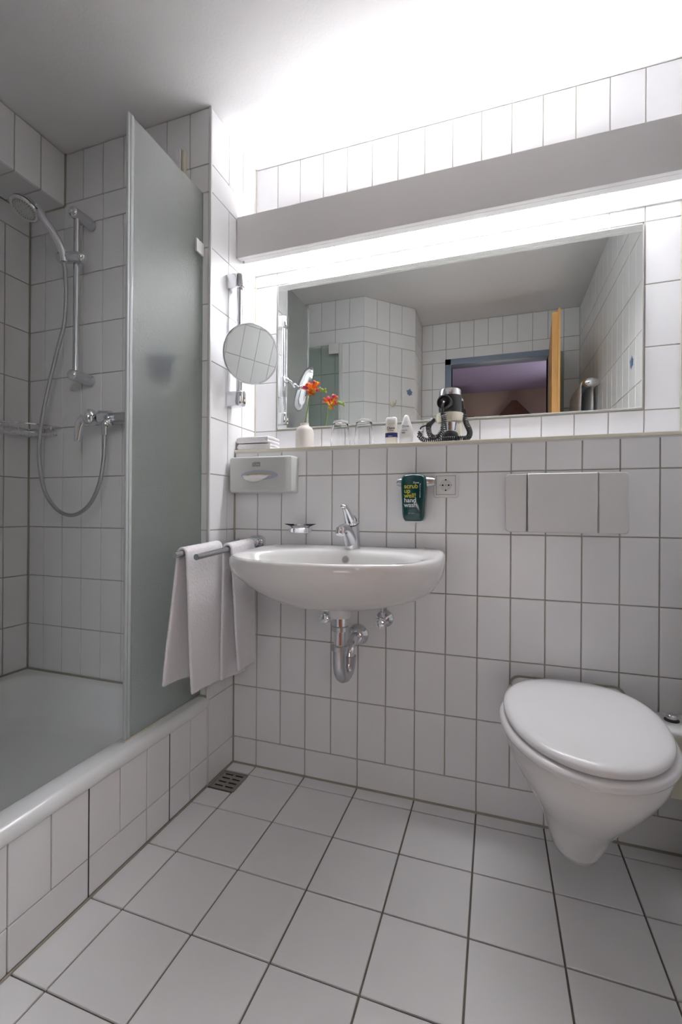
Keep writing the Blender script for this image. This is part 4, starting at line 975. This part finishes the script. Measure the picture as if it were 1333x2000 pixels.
# ---------------------------------------------------------------- seen only in the mirror
def leafdecal(c, u, n, sc, parent):
    c, u, n = Vector(c), Vector(u), Vector(n); g = bmesh.new()
    def pt(x, z): return c + u * x * sc + Vector((0, 0, z * sc)) + n * 0.0006
    for a in (95, 25, 165, 215, 275, 325):
        a = math.radians(a); L = 0.030 if a < 2.8 else 0.026
        ring = []
        for k in range(10):
            q = k / 9; ww = (0.0125 if a in (PI * 95 / 180, PI * 25 / 180, PI * 165 / 180) else 0.0085) * math.sin(PI * q ** 0.8) * (1 + 0.22 * math.cos(q * 13))
            ring.append((q * L, ww))
        pts = ring + [(q, -w_) for q, w_ in ring[::-1][1:-1]]
        vs = [g.verts.new(pt(x * math.cos(a) - y * math.sin(a), x * math.sin(a) + y * math.cos(a))) for x, y in pts]
        g.faces.new(vs)
    o = finish(g, 'leaf_decal', M_blue, parent, False)
    sm = o.modifiers.new('thick', 'SOLIDIFY'); sm.thickness = 0.0003
    return o
dd0 = dg_o + dv * 0.365
leafdecal((dd0.x, dd0.y, 1.797), -dv, dn, 0.95, wd)
leafdecal((1.4, -0.402, 1.608), (0, -1, 0), (-1, 0, 0), 1.05, wr)
t = thing('wall_hook', 'small cream round hook on the diagonal tiled wall seen in the mirror', 'hook', (0.19, -1.21, 1.70))
hk = dg_o + dv * 0.226; hk.z = 1.702
P('disc', B().lathe([(0.020, 0), (0.019, 0.008), (0.012, 0.014)], hk + dn * 0.0006, dn, 24), M_cream, t)
P('prong', B().tube(smoothpath([hk + dn * 0.012, hk + dn * 0.03 + Vector((0, 0, -0.008)), hk + dn * 0.042 + Vector((0, 0, 0.006)), hk + dn * 0.044 + Vector((0, 0, 0.018))], 5), 0.0045, 10), M_cream, t)
t = thing('bath_towel_rail', 'chrome towel rail with rounded end cap on the right wall seen in the mirror', 'towel rail', (1.36, -1.2, 1.69))
P('end_cap', B().ball((1.353, -1.0, 1.692), 0.032, (1.35, 0.7, 0.85), 24), M_chr, t)
P('bar', B().tube([(1.345, -1.01, 1.692), (1.345, -1.50, 1.692)], 0.016, 18), M_chr, t)
P('wall_mount', B().tube([(1.345, -1.01, 1.692), (1.3993, -1.01, 1.692)], 0.014, 14).tube([(1.345, -1.49, 1.692), (1.3993, -1.49, 1.692)], 0.014, 14), M_chr, t)
def hang(x, ya, yb, ztop, zb1, zb2, gap, label):
    g = bmesh.new(); G = []
    prof = [(-gap, zb1), (-gap - 0.004, ztop - 0.25), (-gap * 1.0, ztop - 0.01)] + [(gap * math.cos(a), ztop + gap * math.sin(a)) for a in [PI - PI * k / 8 for k in range(9)]] + [(gap, ztop - 0.01), (gap + 0.003, ztop - 0.25), (gap, zb2)]
    for dx, z in prof:
        G.append([g.verts.new((x + dx + 0.003 * math.sin(8 * v + z * 7), ya + (yb - ya) * v, z)) for v in [k / 14 for k in range(15)]])
    for a, b in zip(G, G[1:]):
        for i in range(14): g.faces.new((a[i], a[i + 1], b[i + 1], b[i]))
    o = finish(g, 'bath_towel', M_terry, ang=180)
    sm = o.modifiers.new('thick', 'SOLIDIFY'); sm.thickness = 0.012; sm.offset = 1
    sb = o.modifiers.new('sub', 'SUBSURF'); sb.levels = 1; sb.render_levels = 1
    return tag(o, label, 'towel', 'bath towels on the right wall')
hang(1.345, -1.06, -1.45, 1.694, 1.10, 1.15, 0.024, 'white folded bath towel over the rail on the right wall, seen in the mirror')
